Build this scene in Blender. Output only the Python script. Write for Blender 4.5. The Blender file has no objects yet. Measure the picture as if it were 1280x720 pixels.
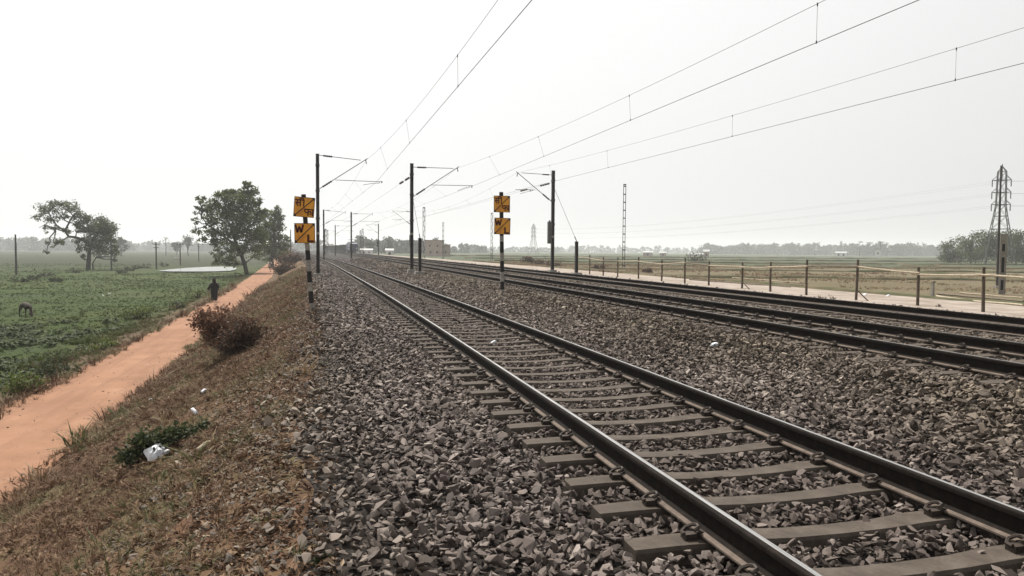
import bpy, bmesh, math, random
import numpy as np
from mathutils import Vector, Matrix

random.seed(7)
rng = np.random.default_rng(7)
scene = bpy.context.scene
C = scene.collection

# ------------------------------------------------------------------ camera
EYE = np.array([0.0, 0.0, 1.70])
FPX = 916.0                                   # focal length in photograph pixels (1280 wide)
_y, _p, _r = math.radians(14.6), math.radians(2.92), math.radians(0.45)
FWD = np.array([math.sin(_y) * math.cos(_p), math.cos(_y) * math.cos(_p), -math.sin(_p)])
_R0 = np.array([math.cos(_y), -math.sin(_y), 0.0]); _U0 = np.cross(_R0, FWD)
RGT = _R0 * math.cos(_r) + _U0 * math.sin(_r)
UPV = _U0 * math.cos(_r) - _R0 * math.sin(_r)
cam = bpy.data.cameras.new('camera')
cam.sensor_width = 36.0; cam.lens = 36.0 * FPX / 1280.0
cam.clip_start = 0.05; cam.clip_end = 9000
co = bpy.data.objects.new('camera', cam); C.objects.link(co)
co.matrix_world = Matrix(((RGT[0], UPV[0], -FWD[0], EYE[0]), (RGT[1], UPV[1], -FWD[1], EYE[1]),
                          (RGT[2], UPV[2], -FWD[2], EYE[2]), (0, 0, 0, 1)))
scene.camera = co

# ------------------------------------------------------------------ world, sun, exposure
SUN_EL, SUN_AZ = math.radians(55), math.radians(-14)
w = bpy.data.worlds.new('World'); scene.world = w; w.use_nodes = True
nt = w.node_tree; nt.nodes.clear()
sky = nt.nodes.new('ShaderNodeTexSky'); sky.sky_type = 'NISHITA'; sky.sun_disc = False
sky.sun_elevation = SUN_EL; sky.sun_rotation = SUN_AZ
sky.air_density = 1.0; sky.dust_density = 3.0; sky.ozone_density = 1.0
hs = nt.nodes.new('ShaderNodeHueSaturation'); hs.inputs['Saturation'].default_value = 0.25
# thick white haze: brightest towards the sun, duller away from it
_sv = (math.sin(SUN_AZ) * math.cos(SUN_EL), math.cos(SUN_AZ) * math.cos(SUN_EL), math.sin(SUN_EL))
tc = nt.nodes.new('ShaderNodeTexCoord'); dt = nt.nodes.new('ShaderNodeVectorMath'); dt.operation = 'DOT_PRODUCT'
dt.inputs[1].default_value = _sv; nt.links.new(tc.outputs['Generated'], dt.inputs[0])
mr = nt.nodes.new('ShaderNodeMapRange'); nt.links.new(dt.outputs['Value'], mr.inputs[0])
mr.inputs[1].default_value = -.6; mr.inputs[2].default_value = 1.0; mr.inputs[3].default_value = 2.6; mr.inputs[4].default_value = 14.2
vm = nt.nodes.new('ShaderNodeMixRGB'); vm.blend_type = 'MULTIPLY'; vm.inputs['Fac'].default_value = 1.0
vm.inputs['Color2'].default_value = (.995, 1.0, .985, 1); nt.links.new(mr.outputs[0], vm.inputs['Color1'])
mx = nt.nodes.new('ShaderNodeMixRGB'); mx.inputs['Fac'].default_value = .88; nt.links.new(vm.outputs[0], mx.inputs['Color2'])
bg = nt.nodes.new('ShaderNodeBackground'); bg.inputs['Strength'].default_value = 0.063
wo = nt.nodes.new('ShaderNodeOutputWorld')
nt.links.new(sky.outputs[0], hs.inputs['Color']); nt.links.new(hs.outputs[0], mx.inputs['Color1'])
nt.links.new(mx.outputs[0], bg.inputs['Color']); nt.links.new(bg.outputs[0], wo.inputs['Surface'])

sl = bpy.data.lights.new('sun', 'SUN'); sl.energy = 5.0; sl.angle = math.radians(0.6); sl.color = (1.0, 0.95, 0.87)
so = bpy.data.objects.new('sun', sl); C.objects.link(so)
_sd = Vector((math.sin(SUN_AZ) * math.cos(SUN_EL), math.cos(SUN_AZ) * math.cos(SUN_EL), math.sin(SUN_EL)))
so.rotation_euler = _sd.to_track_quat('Z', 'Y').to_euler(); so.location = (0, 0, 30)

scene.view_settings.view_transform = 'Standard'; scene.view_settings.look = 'None'
scene.view_settings.exposure = 0.5; scene.view_settings.gamma = 1.0
scene.view_settings.use_curve_mapping = False
scene.cycles.max_bounces = 5; scene.cycles.diffuse_bounces = 3; scene.cycles.volume_bounces = 1
scene.cycles.transparent_max_bounces = 6
scene.cycles.use_denoising = True

# ------------------------------------------------------------------ small helpers
def tag(o, label=None, cat=None, group=None, kind=None):
    if label: o['label'] = label
    if cat: o['category'] = cat
    if group: o['group'] = group
    if kind: o['kind'] = kind
    return o

def thing(name, label, cat, loc=(0, 0, 0), rz=0.0, group=None):
    o = bpy.data.objects.new(name, None); C.objects.link(o)
    o.empty_display_size = 0.2
    o.location = loc; o.rotation_euler = (0, 0, rz)
    return tag(o, label, cat, group)

class M:
    """Collects faces for one mesh."""
    def __init__(s): s.v = []; s.f = []; s.mi = []
    def add(s, vs, fs, mi=0):
        b = len(s.v); s.v.extend([tuple(map(float, p)) for p in vs])
        s.f.extend([tuple(i + b for i in f) for f in fs]); s.mi.extend([mi] * len(fs))
        return s
    def box(s, c, d, R=None, mi=0, taper=1.0):
        hx, hy, hz = d[0] / 2, d[1] / 2, d[2] / 2
        vs = []
        for z, k in ((-hz, 1.0), (hz, taper)):
            for x, y in ((-hx, -hy), (hx, -hy), (hx, hy), (-hx, hy)): vs.append(Vector((x * k, y * k, z)))
        if R is not None: vs = [R @ v for v in vs]
        c = Vector(c)
        return s.add([v + c for v in vs], [(3, 2, 1, 0), (4, 5, 6, 7), (0, 1, 5, 4), (1, 2, 6, 5), (2, 3, 7, 6), (3, 0, 4, 7)], mi)
    def tube(s, pts, rad, n=6, mi=0, cap=True):
        pts = [Vector(p) for p in pts]; k = len(pts)
        if not hasattr(rad, '__len__'): rad = [rad] * k
        vs = []; prev = None
        for i, p in enumerate(pts):
            d = (pts[min(i + 1, k - 1)] - pts[max(i - 1, 0)])
            d = d.normalized() if d.length > 1e-9 else Vector((0, 0, 1))
            if prev is None:
                a = Vector((0, 0, 1)) if abs(d.z) < .9 else Vector((1, 0, 0))
                u = d.cross(a).normalized()
            else:
                u = (prev - d * prev.dot(d)); u = u.normalized() if u.length > 1e-6 else d.orthogonal().normalized()
            prev = u; v = d.cross(u)
            for j in range(n):
                t = 2 * math.pi * j / n
                vs.append(p + (u * math.cos(t) + v * math.sin(t)) * rad[i])
        fs = []
        for i in range(k - 1):
            for j in range(n):
                a = i * n + j; b = i * n + (j + 1) % n
                fs.append((a, b, b + n, a + n))
        if cap: fs.append(tuple(range(n - 1, -1, -1))); fs.append(tuple((k - 1) * n + j for j in range(n)))
        return s.add(vs, fs, mi)
    def bar(s, a, b, wd, mi=0, th=None):
        """square bar from a to b"""
        a = Vector(a); b = Vector(b); d = b - a; L = d.length
        R = d.to_track_quat('Z', 'Y').to_matrix()
        return s.box((a + b) / 2, (wd, th or wd, L), R, mi)
    def stroke(s, a, b, wd, th, mi=0):
        """flat bar in the x-z plane, thickness th along y"""
        a = Vector(a); b = Vector(b); d = (b - a); Ln = d.length; d.normalize()
        Y = Vector((0, 1, 0)); X = Y.cross(d).normalized(); R = Matrix((X, d.cross(X), d)).transposed()
        return s.box((a + b) / 2, (wd, th, Ln), R, mi)
    def loft(s, rings, mi=0, cap=True):
        n = len(rings[0]); vs = [p for r in rings for p in r]; fs = []
        for i in range(len(rings) - 1):
            for j in range(n):
                a = i * n + j; b = i * n + (j + 1) % n
                fs.append((a, b, b + n, a + n))
        if cap: fs.append(tuple(range(n - 1, -1, -1))); fs.append(tuple((len(rings) - 1) * n + j for j in range(n)))
        return s.add(vs, fs, mi)
    def mesh(s, name, mats, smooth=False):
        me = bpy.data.meshes.new(name); me.from_pydata(s.v, [], s.f)
        for m in (mats if isinstance(mats, (list, tuple)) else [mats]): me.materials.append(m)
        if any(s.mi): me.polygons.foreach_set('material_index', s.mi)
        if smooth: me.polygons.foreach_set('use_smooth', [True] * len(s.f))
        me.update(); return me

def obj(name, m, mats, parent=None, smooth=False):
    me = m.mesh(name, mats, smooth) if isinstance(m, M) else m
    o = bpy.data.objects.new(name, me); C.objects.link(o)
    if parent is not None: o.parent = parent
    return o

def inst(name, me, parent, loc=(0, 0, 0), rz=0.0):
    o = bpy.data.objects.new(name, me); C.objects.link(o); o.parent = parent
    o.location = loc; o.rotation_euler = (0, 0, rz); return o

KIDS = {}
def kids(o): return [c for c in bpy.data.objects if c.parent is o]
def copy_tree(o, parent=None, ch=None):
    if ch is None:
        ch = {}
        for c in bpy.data.objects:
            if c.parent is not None: ch.setdefault(c.parent.name, []).append(c)
    c = o.copy(); C.objects.link(c)
    if parent is not None: c.parent = parent
    for k in ch.get(o.name, []): copy_tree(k, c, ch)
    return c

# ------------------------------------------------------------------ noise + terrain functions
def _hash(ix, iy, seed):
    h = (ix.astype(np.int64) * 374761393 + iy.astype(np.int64) * 668265263 + seed * 974634777) & 0xFFFFFFFF
    h = ((h ^ (h >> 13)) * 1274126177) & 0xFFFFFFFF
    return ((h ^ (h >> 16)) & 0xFFFFFF) / float(0xFFFFFF)
def vnoise(x, y, seed=0):
    x = np.asarray(x, float); y = np.asarray(y, float)
    ix = np.floor(x); iy = np.floor(y); fx = x - ix; fy = y - iy
    fx = fx * fx * (3 - 2 * fx); fy = fy * fy * (3 - 2 * fy)
    a = _hash(ix, iy, seed); b = _hash(ix + 1, iy, seed); c = _hash(ix, iy + 1, seed); d = _hash(ix + 1, iy + 1, seed)
    return (a * (1 - fx) + b * fx) * (1 - fy) + (c * (1 - fx) + d * fx) * fy * 1.0
def fbm(x, y, seed=0, o=4):
    s = 0; a = .5
    for i in range(o):
        s = s + a * (vnoise(x, y, seed + i) - .5); x = x * 2.03 + 7.1; y = y * 2.03 + 3.7; a *= .5
    return s                                            # about -.5 .. .5

_tt = np.arange(-120., 2600., 2.)
_oo = np.interp(_tt, [-120, 20, 44, 80, 105, 140, 213, 290, 400, 600, 2600], [0, 0, -.42, -1.15, -2.0, -3.6, -6.7, -10.5, -16, -26, -120])
_oo = np.convolve(np.pad(_oo, 7, mode='edge'), np.ones(15) / 15, mode='valid')
def off1(t): return np.interp(t, _tt, _oo)
def off2(t): u = np.clip(np.asarray(t, float) - 110, 0, 400) / 160; return -2.2 * u * u
def off(x0, t):                                         # the left track and all left of it bends away; the other two run straight
    wgt = np.clip((6.4 - np.asarray(x0, float)) / 2.2, 0, 1); wgt = wgt * wgt * (3 - 2 * wgt)
    return off1(t) * wgt + off2(t) * (1 - wgt)

PX = [-2000, -60, -14, -9.6, -7.9, -7.35, -6.1, -4.62, -4.3, -3.9, -1.0, -.45, .2, .9, 1.5, 1.75, 4.5, 4.75, 5.3, 6.2, 6.7, 7.2, 7.45, 9.8, 9.95, 10.5, 11.4, 12.1, 15.1, 15.8, 16.9, 18.3, 20, 24, 28.5, 30.5, 34, 60, 120, 2000]
PZ = [-2.9, -2.85, -2.8, -2.65, -2.32, -2.2, -2.18, -2.2, -2.12, -1.9, -.42, -.2, -.11, -.06, -.055, -.055, -.055, -.03, -.02, .06, .25, .28, .245, .245, .26, .20, .13, .13, .13, .10, .04, -.2, -.3, -.36, -.45, -.62, -.75, -.95, -1.2, -1.3]
def zprof(x0, t):
    x0 = np.asarray(x0, float); t = np.asarray(t, float)
    z = np.interp(x0, PX, PZ)
    slope = np.clip((x0 + 4.6) / .6, 0, 1) * np.clip((-.3 - x0) / .6, 0, 1)
    z = z + slope * (fbm(x0 * 1.1, t * .9, 11) * .34 + fbm(x0 * 4, t * 4, 15, 3) * .10)
    fld = np.clip((-8.2 - x0) / 1.5, 0, 1)
    z = z + fld * (fbm(x0 * .22, t * .22, 21) * .35 + fbm(x0 * 1.6, t * 1.6, 25, 3) * .16)
    pth = np.clip((x0 + 7.3) / .5, 0, 1) * np.clip((-4.9 - x0) / .5, 0, 1)
    z = z + pth * (fbm(x0 * .9, t * .35, 31) * .10)
    rf = np.clip((x0 - 30) / 3, 0, 1)
    z = z + rf * (fbm(x0 * .15, t * .15, 41) * .30 + fbm(x0 * .9, t * .9, 45, 3) * .08)
    sp = np.clip((x0 - 17.5) / 1, 0, 1) * np.clip((30 - x0) / 2, 0, 1)
    z = z + sp * fbm(x0 * .6, t * .6, 51) * .10
    return z
def ground(x, t):
    """ground height at a world point"""
    x0 = np.asarray(x, float) - off1(t)
    x2 = np.asarray(x, float) - off2(t)
    x0 = np.where(x0 > 4.2, np.where(x2 > 6.4, x2, np.clip(x0, 4.2, 6.4)), x0)
    return zprof(x0, t)
def gz(x, t): return float(ground(np.array([float(x)]), np.array([float(t)]))[0])
def at(px, py):
    """the ground point seen at a pixel of the photograph"""
    d = FWD + RGT * (px - 640) / FPX + UPV * (360 - py) / FPX
    s = np.concatenate([np.linspace(1.5, 60, 3000), np.linspace(60, 900, 6000)])
    P = EYE[None] + d[None] * s[:, None]
    under = P[:, 2] < ground(P[:, 0], P[:, 1])
    i = int(np.argmax(under)) if under.any() else len(s) - 1
    return P[i, 0], P[i, 1], gz(P[i, 0], P[i, 1])
def at_x(px, py, x):
    d = FWD + RGT * (px - 640) / FPX + UPV * (360 - py) / FPX
    return EYE + d * (x - EYE[0]) / d[0]
def at_t(px, py, t):
    d = FWD + RGT * (px - 640) / FPX + UPV * (360 - py) / FPX
    return EYE + d * t / d[1]
def depth(x, y, z=0): return (np.asarray(x) - EYE[0]) * FWD[0] + (np.asarray(y) - EYE[1]) * FWD[1] + (z - EYE[2]) * FWD[2]
def in_view(x, y, z, m=40):
    D = depth(x, y, z); D = np.where(D < .2, .2, D)
    u = 640 + FPX * ((x - EYE[0]) * RGT[0] + (y - EYE[1]) * RGT[1] + (z - EYE[2]) * RGT[2]) / D
    v = 360 - FPX * ((x - EYE[0]) * UPV[0] + (y - EYE[1]) * UPV[1] + (z - EYE[2]) * UPV[2]) / D
    return (u > -m * 3) & (u < 1280 + m * 3) & (v < 720 + m * 4) & (depth(x, y, z) > .5)

# ------------------------------------------------------------------ materials
def nodes(name):
    m = bpy.data.materials.new(name); m.use_nodes = True
    t = m.node_tree; b = t.nodes['Principled BSDF']; return m, t, b
def L(t, a, b): t.links.new(a, b)
def n_noise(t, vec, scale, detail=4, rough=.6, dist=0):
    n = t.nodes.new('ShaderNodeTexNoise'); n.inputs['Scale'].default_value = scale
    n.inputs['Detail'].default_value = detail; n.inputs['Roughness'].default_value = rough
    n.inputs['Distortion'].default_value = dist
    if vec is not None: L(t, vec, n.inputs['Vector'])
    return n.outputs['Fac']
def n_ramp(t, fac, stops, interp='LINEAR'):
    r = t.nodes.new('ShaderNodeValToRGB'); r.color_ramp.interpolation = interp
    e = r.color_ramp.elements
    while len(e) < len(stops): e.new(.5)
    for k, (p, c) in enumerate(stops): e[k].position = p; e[k].color = (*c, 1) if len(c) == 3 else c
    L(t, fac, r.inputs['Fac']); return r.outputs['Color']
def n_mix(t, fac, a, b, mode='MIX'):
    m = t.nodes.new('ShaderNodeMixRGB'); m.blend_type = mode
    for k, v in (('Fac', fac), ('Color1', a), ('Color2', b)):
        if isinstance(v, (int, float)): m.inputs[k].default_value = v
        elif isinstance(v, tuple): m.inputs[k].default_value = (*v, 1)
        else: L(t, v, m.inputs[k])
    return m.outputs['Color']
def n_math(t, op, a, b=None, clamp=False):
    m = t.nodes.new('ShaderNodeMath'); m.operation = op; m.use_clamp = clamp
    for i, v in ((0, a), (1, b)):
        if v is None: continue
        if isinstance(v, (int, float)): m.inputs[i].default_value = v
        else: L(t, v, m.inputs[i])
    return m.outputs[0]
def n_range(t, v, a, b, c=0., d=1.):
    m = t.nodes.new('ShaderNodeMapRange'); L(t, v, m.inputs[0])
    for i, q in enumerate((a, b, c, d)): m.inputs[i + 1].default_value = q
    return m.outputs[0]
def n_bump(t, b, h, strength, dist=.05):
    n = t.nodes.new('ShaderNodeBump'); n.inputs['Strength'].default_value = strength; n.inputs['Distance'].default_value = dist
    L(t, h, n.inputs['Height']); L(t, n.outputs[0], b.inputs['Normal'])
def coord(t): return t.nodes.new('ShaderNodeTexCoord').outputs['Object']
def n_attr(t, name, kind='GEOMETRY'):
    a = t.nodes.new('ShaderNodeAttribute'); a.attribute_name = name; a.attribute_type = kind; return a.outputs['Fac']
def sep(t, v):
    s = t.nodes.new('ShaderNodeSeparateXYZ'); L(t, v, s.inputs[0]); return s.outputs

def mat_noise(name, c1, c2, scale=6, rough=.85, bump=0., metal=0., detail=5, spec=.3, contrast=(.35, .65), c3=None, s3=1.3):
    m, t, b = nodes(name); v = coord(t)
    f = n_noise(t, v, scale, detail)
    c = n_ramp(t, f, [(contrast[0], c1), (contrast[1], c2)])
    if c3 is not None: c = n_mix(t, n_range(t, n_noise(t, v, s3, 3), .48, .62), c, c3)
    L(t, c, b.inputs['Base Color'])
    b.inputs['Roughness'].default_value = rough; b.inputs['Metallic'].default_value = metal
    b.inputs['Specular IOR Level'].default_value = spec
    if bump: n_bump(t, b, f, bump, .02)
    return m

def mat_leaf(name, stops, rough=.6, trans=.38):
    m, t, b = nodes(name)
    c = n_ramp(t, n_attr(t, 'tint'), stops)
    L(t, c, b.inputs['Base Color']); b.inputs['Roughness'].default_value = rough
    b.inputs['Specular IOR Level'].default_value = .25
    tr = t.nodes.new('ShaderNodeBsdfTranslucent'); L(t, c, tr.inputs['Color'])
    mxs = t.nodes.new('ShaderNodeMixShader'); mxs.inputs[0].default_value = trans
    L(t, b.outputs[0], mxs.inputs[1]); L(t, tr.outputs[0], mxs.inputs[2])
    L(t, mxs.outputs[0], t.nodes['Material Output'].inputs['Surface'])
    return m
def mat_blade(name, stops, trans=.2):
    m, t, b = nodes(name)
    c = n_ramp(t, n_attr(t, 'tint', 'INSTANCER'), stops)
    L(t, c, b.inputs['Base Color']); b.inputs['Roughness'].default_value = .75; b.inputs['Specular IOR Level'].default_value = .15
    tr = t.nodes.new('ShaderNodeBsdfTranslucent'); L(t, c, tr.inputs['Color'])
    mxs = t.nodes.new('ShaderNodeMixShader'); mxs.inputs[0].default_value = trans
    L(t, b.outputs[0], mxs.inputs[1]); L(t, tr.outputs[0], mxs.inputs[2])
    L(t, mxs.outputs[0], t.nodes['Material Output'].inputs['Surface'])
    return m

# ballast stone: each stone takes one of several rock colours, with dust and rust on some
def mat_stone():
    m, t, b = nodes('ballast_stone'); v = coord(t)
    tint = n_attr(t, 'tint', 'INSTANCER'); warm = n_attr(t, 'warm', 'INSTANCER'); dirt = n_attr(t, 'dirt', 'INSTANCER')
    cool = n_ramp(t, tint, [(0, (.040, .030, .027)), (.3, (.100, .078, .070)), (.6, (.175, .140, .125)), (.85, (.255, .210, .187)), (1, (.38, .33, .30))])
    wrm = n_ramp(t, tint, [(0, (.042, .032, .023)), (.3, (.108, .083, .059)), (.6, (.185, .146, .106)), (.85, (.268, .216, .158)), (1, (.39, .33, .25))])
    c = n_mix(t, warm, cool, wrm)
    c = n_mix(t, n_math(t, 'MULTIPLY', dirt, .75), c, (.050, .034, .026))
    f = n_noise(t, v, 34, 4, .7)
    c = n_mix(t, n_range(t, f, .35, .7, .0, .45), c, (.10, .085, .075))
    L(t, c, b.inputs['Base Color']); b.inputs['Roughness'].default_value = .82; b.inputs['Specular IOR Level'].default_value = .3
    n_bump(t, b, f, .35, .006)
    return m
MAT = {}
MAT['stone'] = mat_stone()

def mat_ballast_bed():
    m, t, b = nodes('ballast_bed'); v = coord(t)
    vo = t.nodes.new('ShaderNodeTexVoronoi'); vo.inputs['Scale'].default_value = 15; L(t, v, vo.inputs['Vector'])
    f = n_noise(t, v, 5, 4)
    cell = sep(t, vo.outputs['Color'])[0]
    c = n_ramp(t, cell, [(0, (.010, .008, .007)), (.5, (.018, .014, .012)), (.9, (.034, .027, .022))])  # near-black earth: shade in the gaps between stones is put into the colour
    s = sep(t, v)
    ctr = n_math(t, 'MULTIPLY', n_range(t, s[0], 4.5, 6.0), n_range(t, s[0], 13.5, 10.5))
    c = n_mix(t, ctr, c, n_ramp(t, cell, [(0, (.010, .008, .006)), (.5, (.021, .016, .011)), (.9, (.038, .030, .020))]))
    c = n_mix(t, n_range(t, f, .45, .62, 0, .6), c, (.015, .012, .010))
    L(t, c, b.inputs['Base Color']); b.inputs['Roughness'].default_value = .9; b.inputs['Specular IOR Level'].default_value = .15
    n_bump(t, b, vo.outputs['Distance'], .9, .05)
    return m
MAT['bed'] = mat_ballast_bed()

def mat_path():
    m, t, b = nodes('dirt_path'); v = coord(t); s = sep(t, v)
    f1 = n_noise(t, v, .8, 5, .6); f2 = n_noise(t, v, 14, 4, .7)
    c = n_ramp(t, f1, [(.3, (.205, .110, .068)), (.55, (.255, .140, .088)), (.75, (.295, .172, .112))])
    mp = t.nodes.new('ShaderNodeMapping'); mp.inputs['Scale'].default_value = (2.6, .22, 1); L(t, v, mp.inputs['Vector'])
    c = n_mix(t, n_range(t, n_noise(t, mp.outputs[0], 1.0, 4, .6), .46, .62, 0, .6), c, (.185, .098, .062))
    c = n_mix(t, n_range(t, f2, .55, .75, 0, .4), c, (.13, .070, .045))
    L(t, c, b.inputs['Base Color']); b.inputs['Roughness'].default_value = .95; b.inputs['Specular IOR Level'].default_value = .1
    n_bump(t, b, f2, .35, .03); return m
MAT['path'] = mat_path()

def mat_slope():
    m, t, b = nodes('embankment_earth'); v = coord(t)
    f1 = n_noise(t, v, .55, 5, .65); f2 = n_noise(t, v, 9, 5, .7); f3 = n_noise(t, v, 40, 3, .7)
    c = n_ramp(t, f1, [(.32, (.090, .046, .028)), (.46, (.110, .064, .038)), (.56, (.096, .073, .038)), (.68, (.068, .064, .028))])
    c = n_mix(t, n_range(t, f2, .42, .66, 0, .7), c, (.060, .036, .024))
    c = n_mix(t, n_range(t, f3, .58, .72, 0, .6), c, (.20, .145, .10))
    L(t, c, b.inputs['Base Color']); b.inputs['Roughness'].default_value = .95; b.inputs['Specular IOR Level'].default_value = .1
    n_bump(t, b, f2, .8, .06); return m
MAT['slope'] = mat_slope()

def mat_left_field():
    m, t, b = nodes('left_field'); v = coord(t); s = sep(t, v)
    f1 = n_noise(t, v, .07, 6, .6, .6); f2 = n_noise(t, v, 1.3, 5, .7); f3 = n_noise(t, v, 9, 4, .7)
    mp = t.nodes.new('ShaderNodeMapping'); mp.inputs['Scale'].default_value = (.05, .3, 1); mp.inputs['Rotation'].default_value = (0, 0, .25)
    L(t, v, mp.inputs['Vector']); f4 = n_noise(t, mp.outputs[0], .9, 5, .65, .5)
    g = n_ramp(t, f1, [(.34, (.030, .048, .011)), (.5, (.041, .060, .014)), (.62, (.053, .067, .018)), (.72, (.075, .075, .027))])
    g = n_mix(t, n_range(t, f2, .42, .68, 0, .65), g, (.036, .055, .022))
    g = n_mix(t, n_range(t, f4, .55, .66, 0, .7), g, (.040, .052, .026))
    g = n_mix(t, n_range(t, f3, .5, .75, 0, .5), g, (.028, .04, .018))
    far = n_ramp(t, f4, [(.35, (.020, .029, .011)), (.52, (.032, .036, .016)), (.68, (.017, .025, .010))])
    g = n_mix(t, n_range(t, s[1], 130, 230), g, far)
    # brown verge beside the path
    vx = n_math(t, 'ADD', s[0], n_math(t, 'MULTIPLY', n_math(t, 'SUBTRACT', f2, .5), 3.2))
    g = n_mix(t, n_range(t, vx, -11.0, -8.8), g, n_ramp(t, f3, [(.35, (.060, .043, .026)), (.6, (.12, .085, .052))]))
    L(t, g, b.inputs['Base Color']); b.inputs['Roughness'].default_value = .95; b.inputs['Specular IOR Level'].default_value = .1
    n_bump(t, b, f3, .9, .12); return m
MAT['lfield'] = mat_left_field()

def mat_right_field():
    m, t, b = nodes('right_field'); v = coord(t); s = sep(t, v)
    f1 = n_noise(t, v, .05, 5, .6); f2 = n_noise(t, v, .9, 5, .7); f3 = n_noise(t, v, 7, 4, .7)
    mp = t.nodes.new('ShaderNodeMapping'); mp.inputs['Scale'].default_value = (.03, .16, 1); mp.inputs['Rotation'].default_value = (0, 0, .5)
    L(t, v, mp.inputs['Vector']); f4 = n_noise(t, mp.outputs[0], .8, 5, .6, .4)
    br = n_ramp(t, f1, [(.35, (.105, .082, .052)), (.55, (.135, .108, .070)), (.7, (.118, .104, .062))])
    br = n_mix(t, n_range(t, n_noise(t, v, .16, 5, .65, .4), .46, .62, 0, .7), br, (.105, .102, .052))
    br = n_mix(t, n_range(t, f4, .55, .64, 0, .6), br, (.16, .132, .09))
    br = n_mix(t, n_range(t, f2, .45, .7, 0, .6), br, (.072, .058, .036))
    br = n_mix(t, n_range(t, f3, .5, .72, 0, .3), br, (.07, .055, .035))
    gr = n_ramp(t, f4, [(.36, (.050, .064, .036)), (.47, (.070, .085, .045)), (.56, (.040, .050, .030)), (.66, (.085, .088, .052))])
    dd = n_math(t, 'ADD', n_math(t, 'MULTIPLY', s[1], .968), n_math(t, 'MULTIPLY', s[0], .10))
    dd = n_math(t, 'ADD', dd, n_math(t, 'MULTIPLY', n_math(t, 'SUBTRACT', f4, .5), 90))
    c = n_mix(t, n_range(t, dd, 112, 138), br, gr)
    L(t, c, b.inputs['Base Color']); b.inputs['Roughness'].default_value = .95; b.inputs['Specular IOR Level'].default_value = .1
    n_bump(t, b, f3, .6, .08); return m
MAT['rfield'] = mat_right_field()
MAT['sand'] = mat_noise('sandy_track', (.235, .195, .165), (.32, .275, .24), 1.1, .95, .3, c3=(.20, .165, .135), s3=.7, spec=.1)

# ------------------------------------------------------------------ ground sheets
def rows():
    r = [-60, -40, -25, -15, -9, -5, -2]
    t = 0.
    while t < 1900:
        r.append(t); t += max(.22, t * .022) if t > 4 else .3
    r.append(1900); return np.array(r)
ROWS = rows()
def edge_wob(t, k): return fbm(t * .55, t * 0 + k * 9.3, 60 + k, 4) * 1.0 + fbm(t * .12, t * 0 + k * 5.1, 70 + k, 2) * .8 + fbm(t * 2.3, t * 0 + k * 3.3, 95 + k, 3) * .45
BOUND = {'pl': (-7.4, .55), 'pr': (-4.6, .42), 'bl': (-.1, .55), 'br': (17.6, .5), 'sr': (29.5, 1.3)}
def bx(k, t):
    x, a = BOUND[k]; return x + edge_wob(t, list(BOUND).index(k)) * a
def sheet(name, cols, left, right, mat, label=None):
    """cols: 0..1 fractions between the wavy left and right borders, or absolute x"""
    V = []; n = None
    tt = ROWS
    lo = bx(left, tt) if isinstance(left, str) else np.full_like(tt, left)
    hi = bx(right, tt) if isinstance(right, str) else np.full_like(tt, right)
    xs = []
    for c in cols: xs.append(lo + (hi - lo) * c)
    X0 = np.stack(xs, 1); T = np.repeat(tt[:, None], X0.shape[1], 1)
    X = X0 + off(X0, T); Z = zprof(X0, T)
    if name == 'ballast_bed':                          # the bed lies a stone's depth below the tops of the ballast
        Z = Z - .05 * np.clip((X0 - lo[:, None]) / .7, 0, 1) * np.clip((hi[:, None] - X0) / .7, 0, 1)
    v = np.stack([X, T, Z], -1).reshape(-1, 3); nc = X0.shape[1]
    i = (np.arange(len(tt) - 1)[:, None] * nc + np.arange(nc - 1)[None]).ravel()
    f = np.stack([i, i + 1, i + 1 + nc, i + nc], 1)
    me = bpy.data.meshes.new(name); me.from_pydata(v.tolist(), [], f.tolist()); me.materials.append(mat)
    me.polygons.foreach_set('use_smooth', [True] * len(f)); me.update()
    o = bpy.data.objects.new(name, me); C.objects.link(o); o['kind'] = 'structure'; return o
lf = 1 - np.concatenate([[0], np.geomspace(.0003, 1, 40)])
sheet('left_field', lf[::-1], -1700, 'pl', MAT['lfield'])
sheet('dirt_path', np.linspace(0, 1, 9), 'pl', 'pr', MAT['path'])
sheet('embankment_slope', np.linspace(0, 1, 22), 'pr', 'bl', MAT['slope'])
sheet('ballast_bed', np.linspace(0, 1, 72), 'bl', 'br', MAT['bed'])
sheet('sandy_track', np.linspace(0, 1, 16), 'br', 'sr', MAT['sand'])
sheet('right_field', np.concatenate([[0], np.geomspace(.0006, 1, 40)]), 'sr', 1700, MAT['rfield'])

# pond in the left field
MAT['water'] = mat_noise('pond_water', (.07, .085, .07), (.10, .115, .095), .3, .22, 0, spec=.45)
pw = M()
ring = []
pc = at(250, 335.5)
for (px, py) in ((197, 338.6), (214, 336.6), (234, 334.9), (258, 333.6), (280, 333.2), (292, 333.8), (296, 335.4), (294, 337.2), (288, 338.4), (268, 339.2), (240, 339.4), (214, 339.3)):
    d = FWD + RGT * (px - 640) / FPX + UPV * (360 - py) / FPX; k = (-2.62 - 1.7) / d[2]; q = EYE + d * k
    ring.append((q[0], q[1], -2.60))
pw.add(ring, [tuple(range(len(ring)))[::-1]])
tag(obj('pond_water', pw, MAT['water']), kind='structure')

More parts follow.
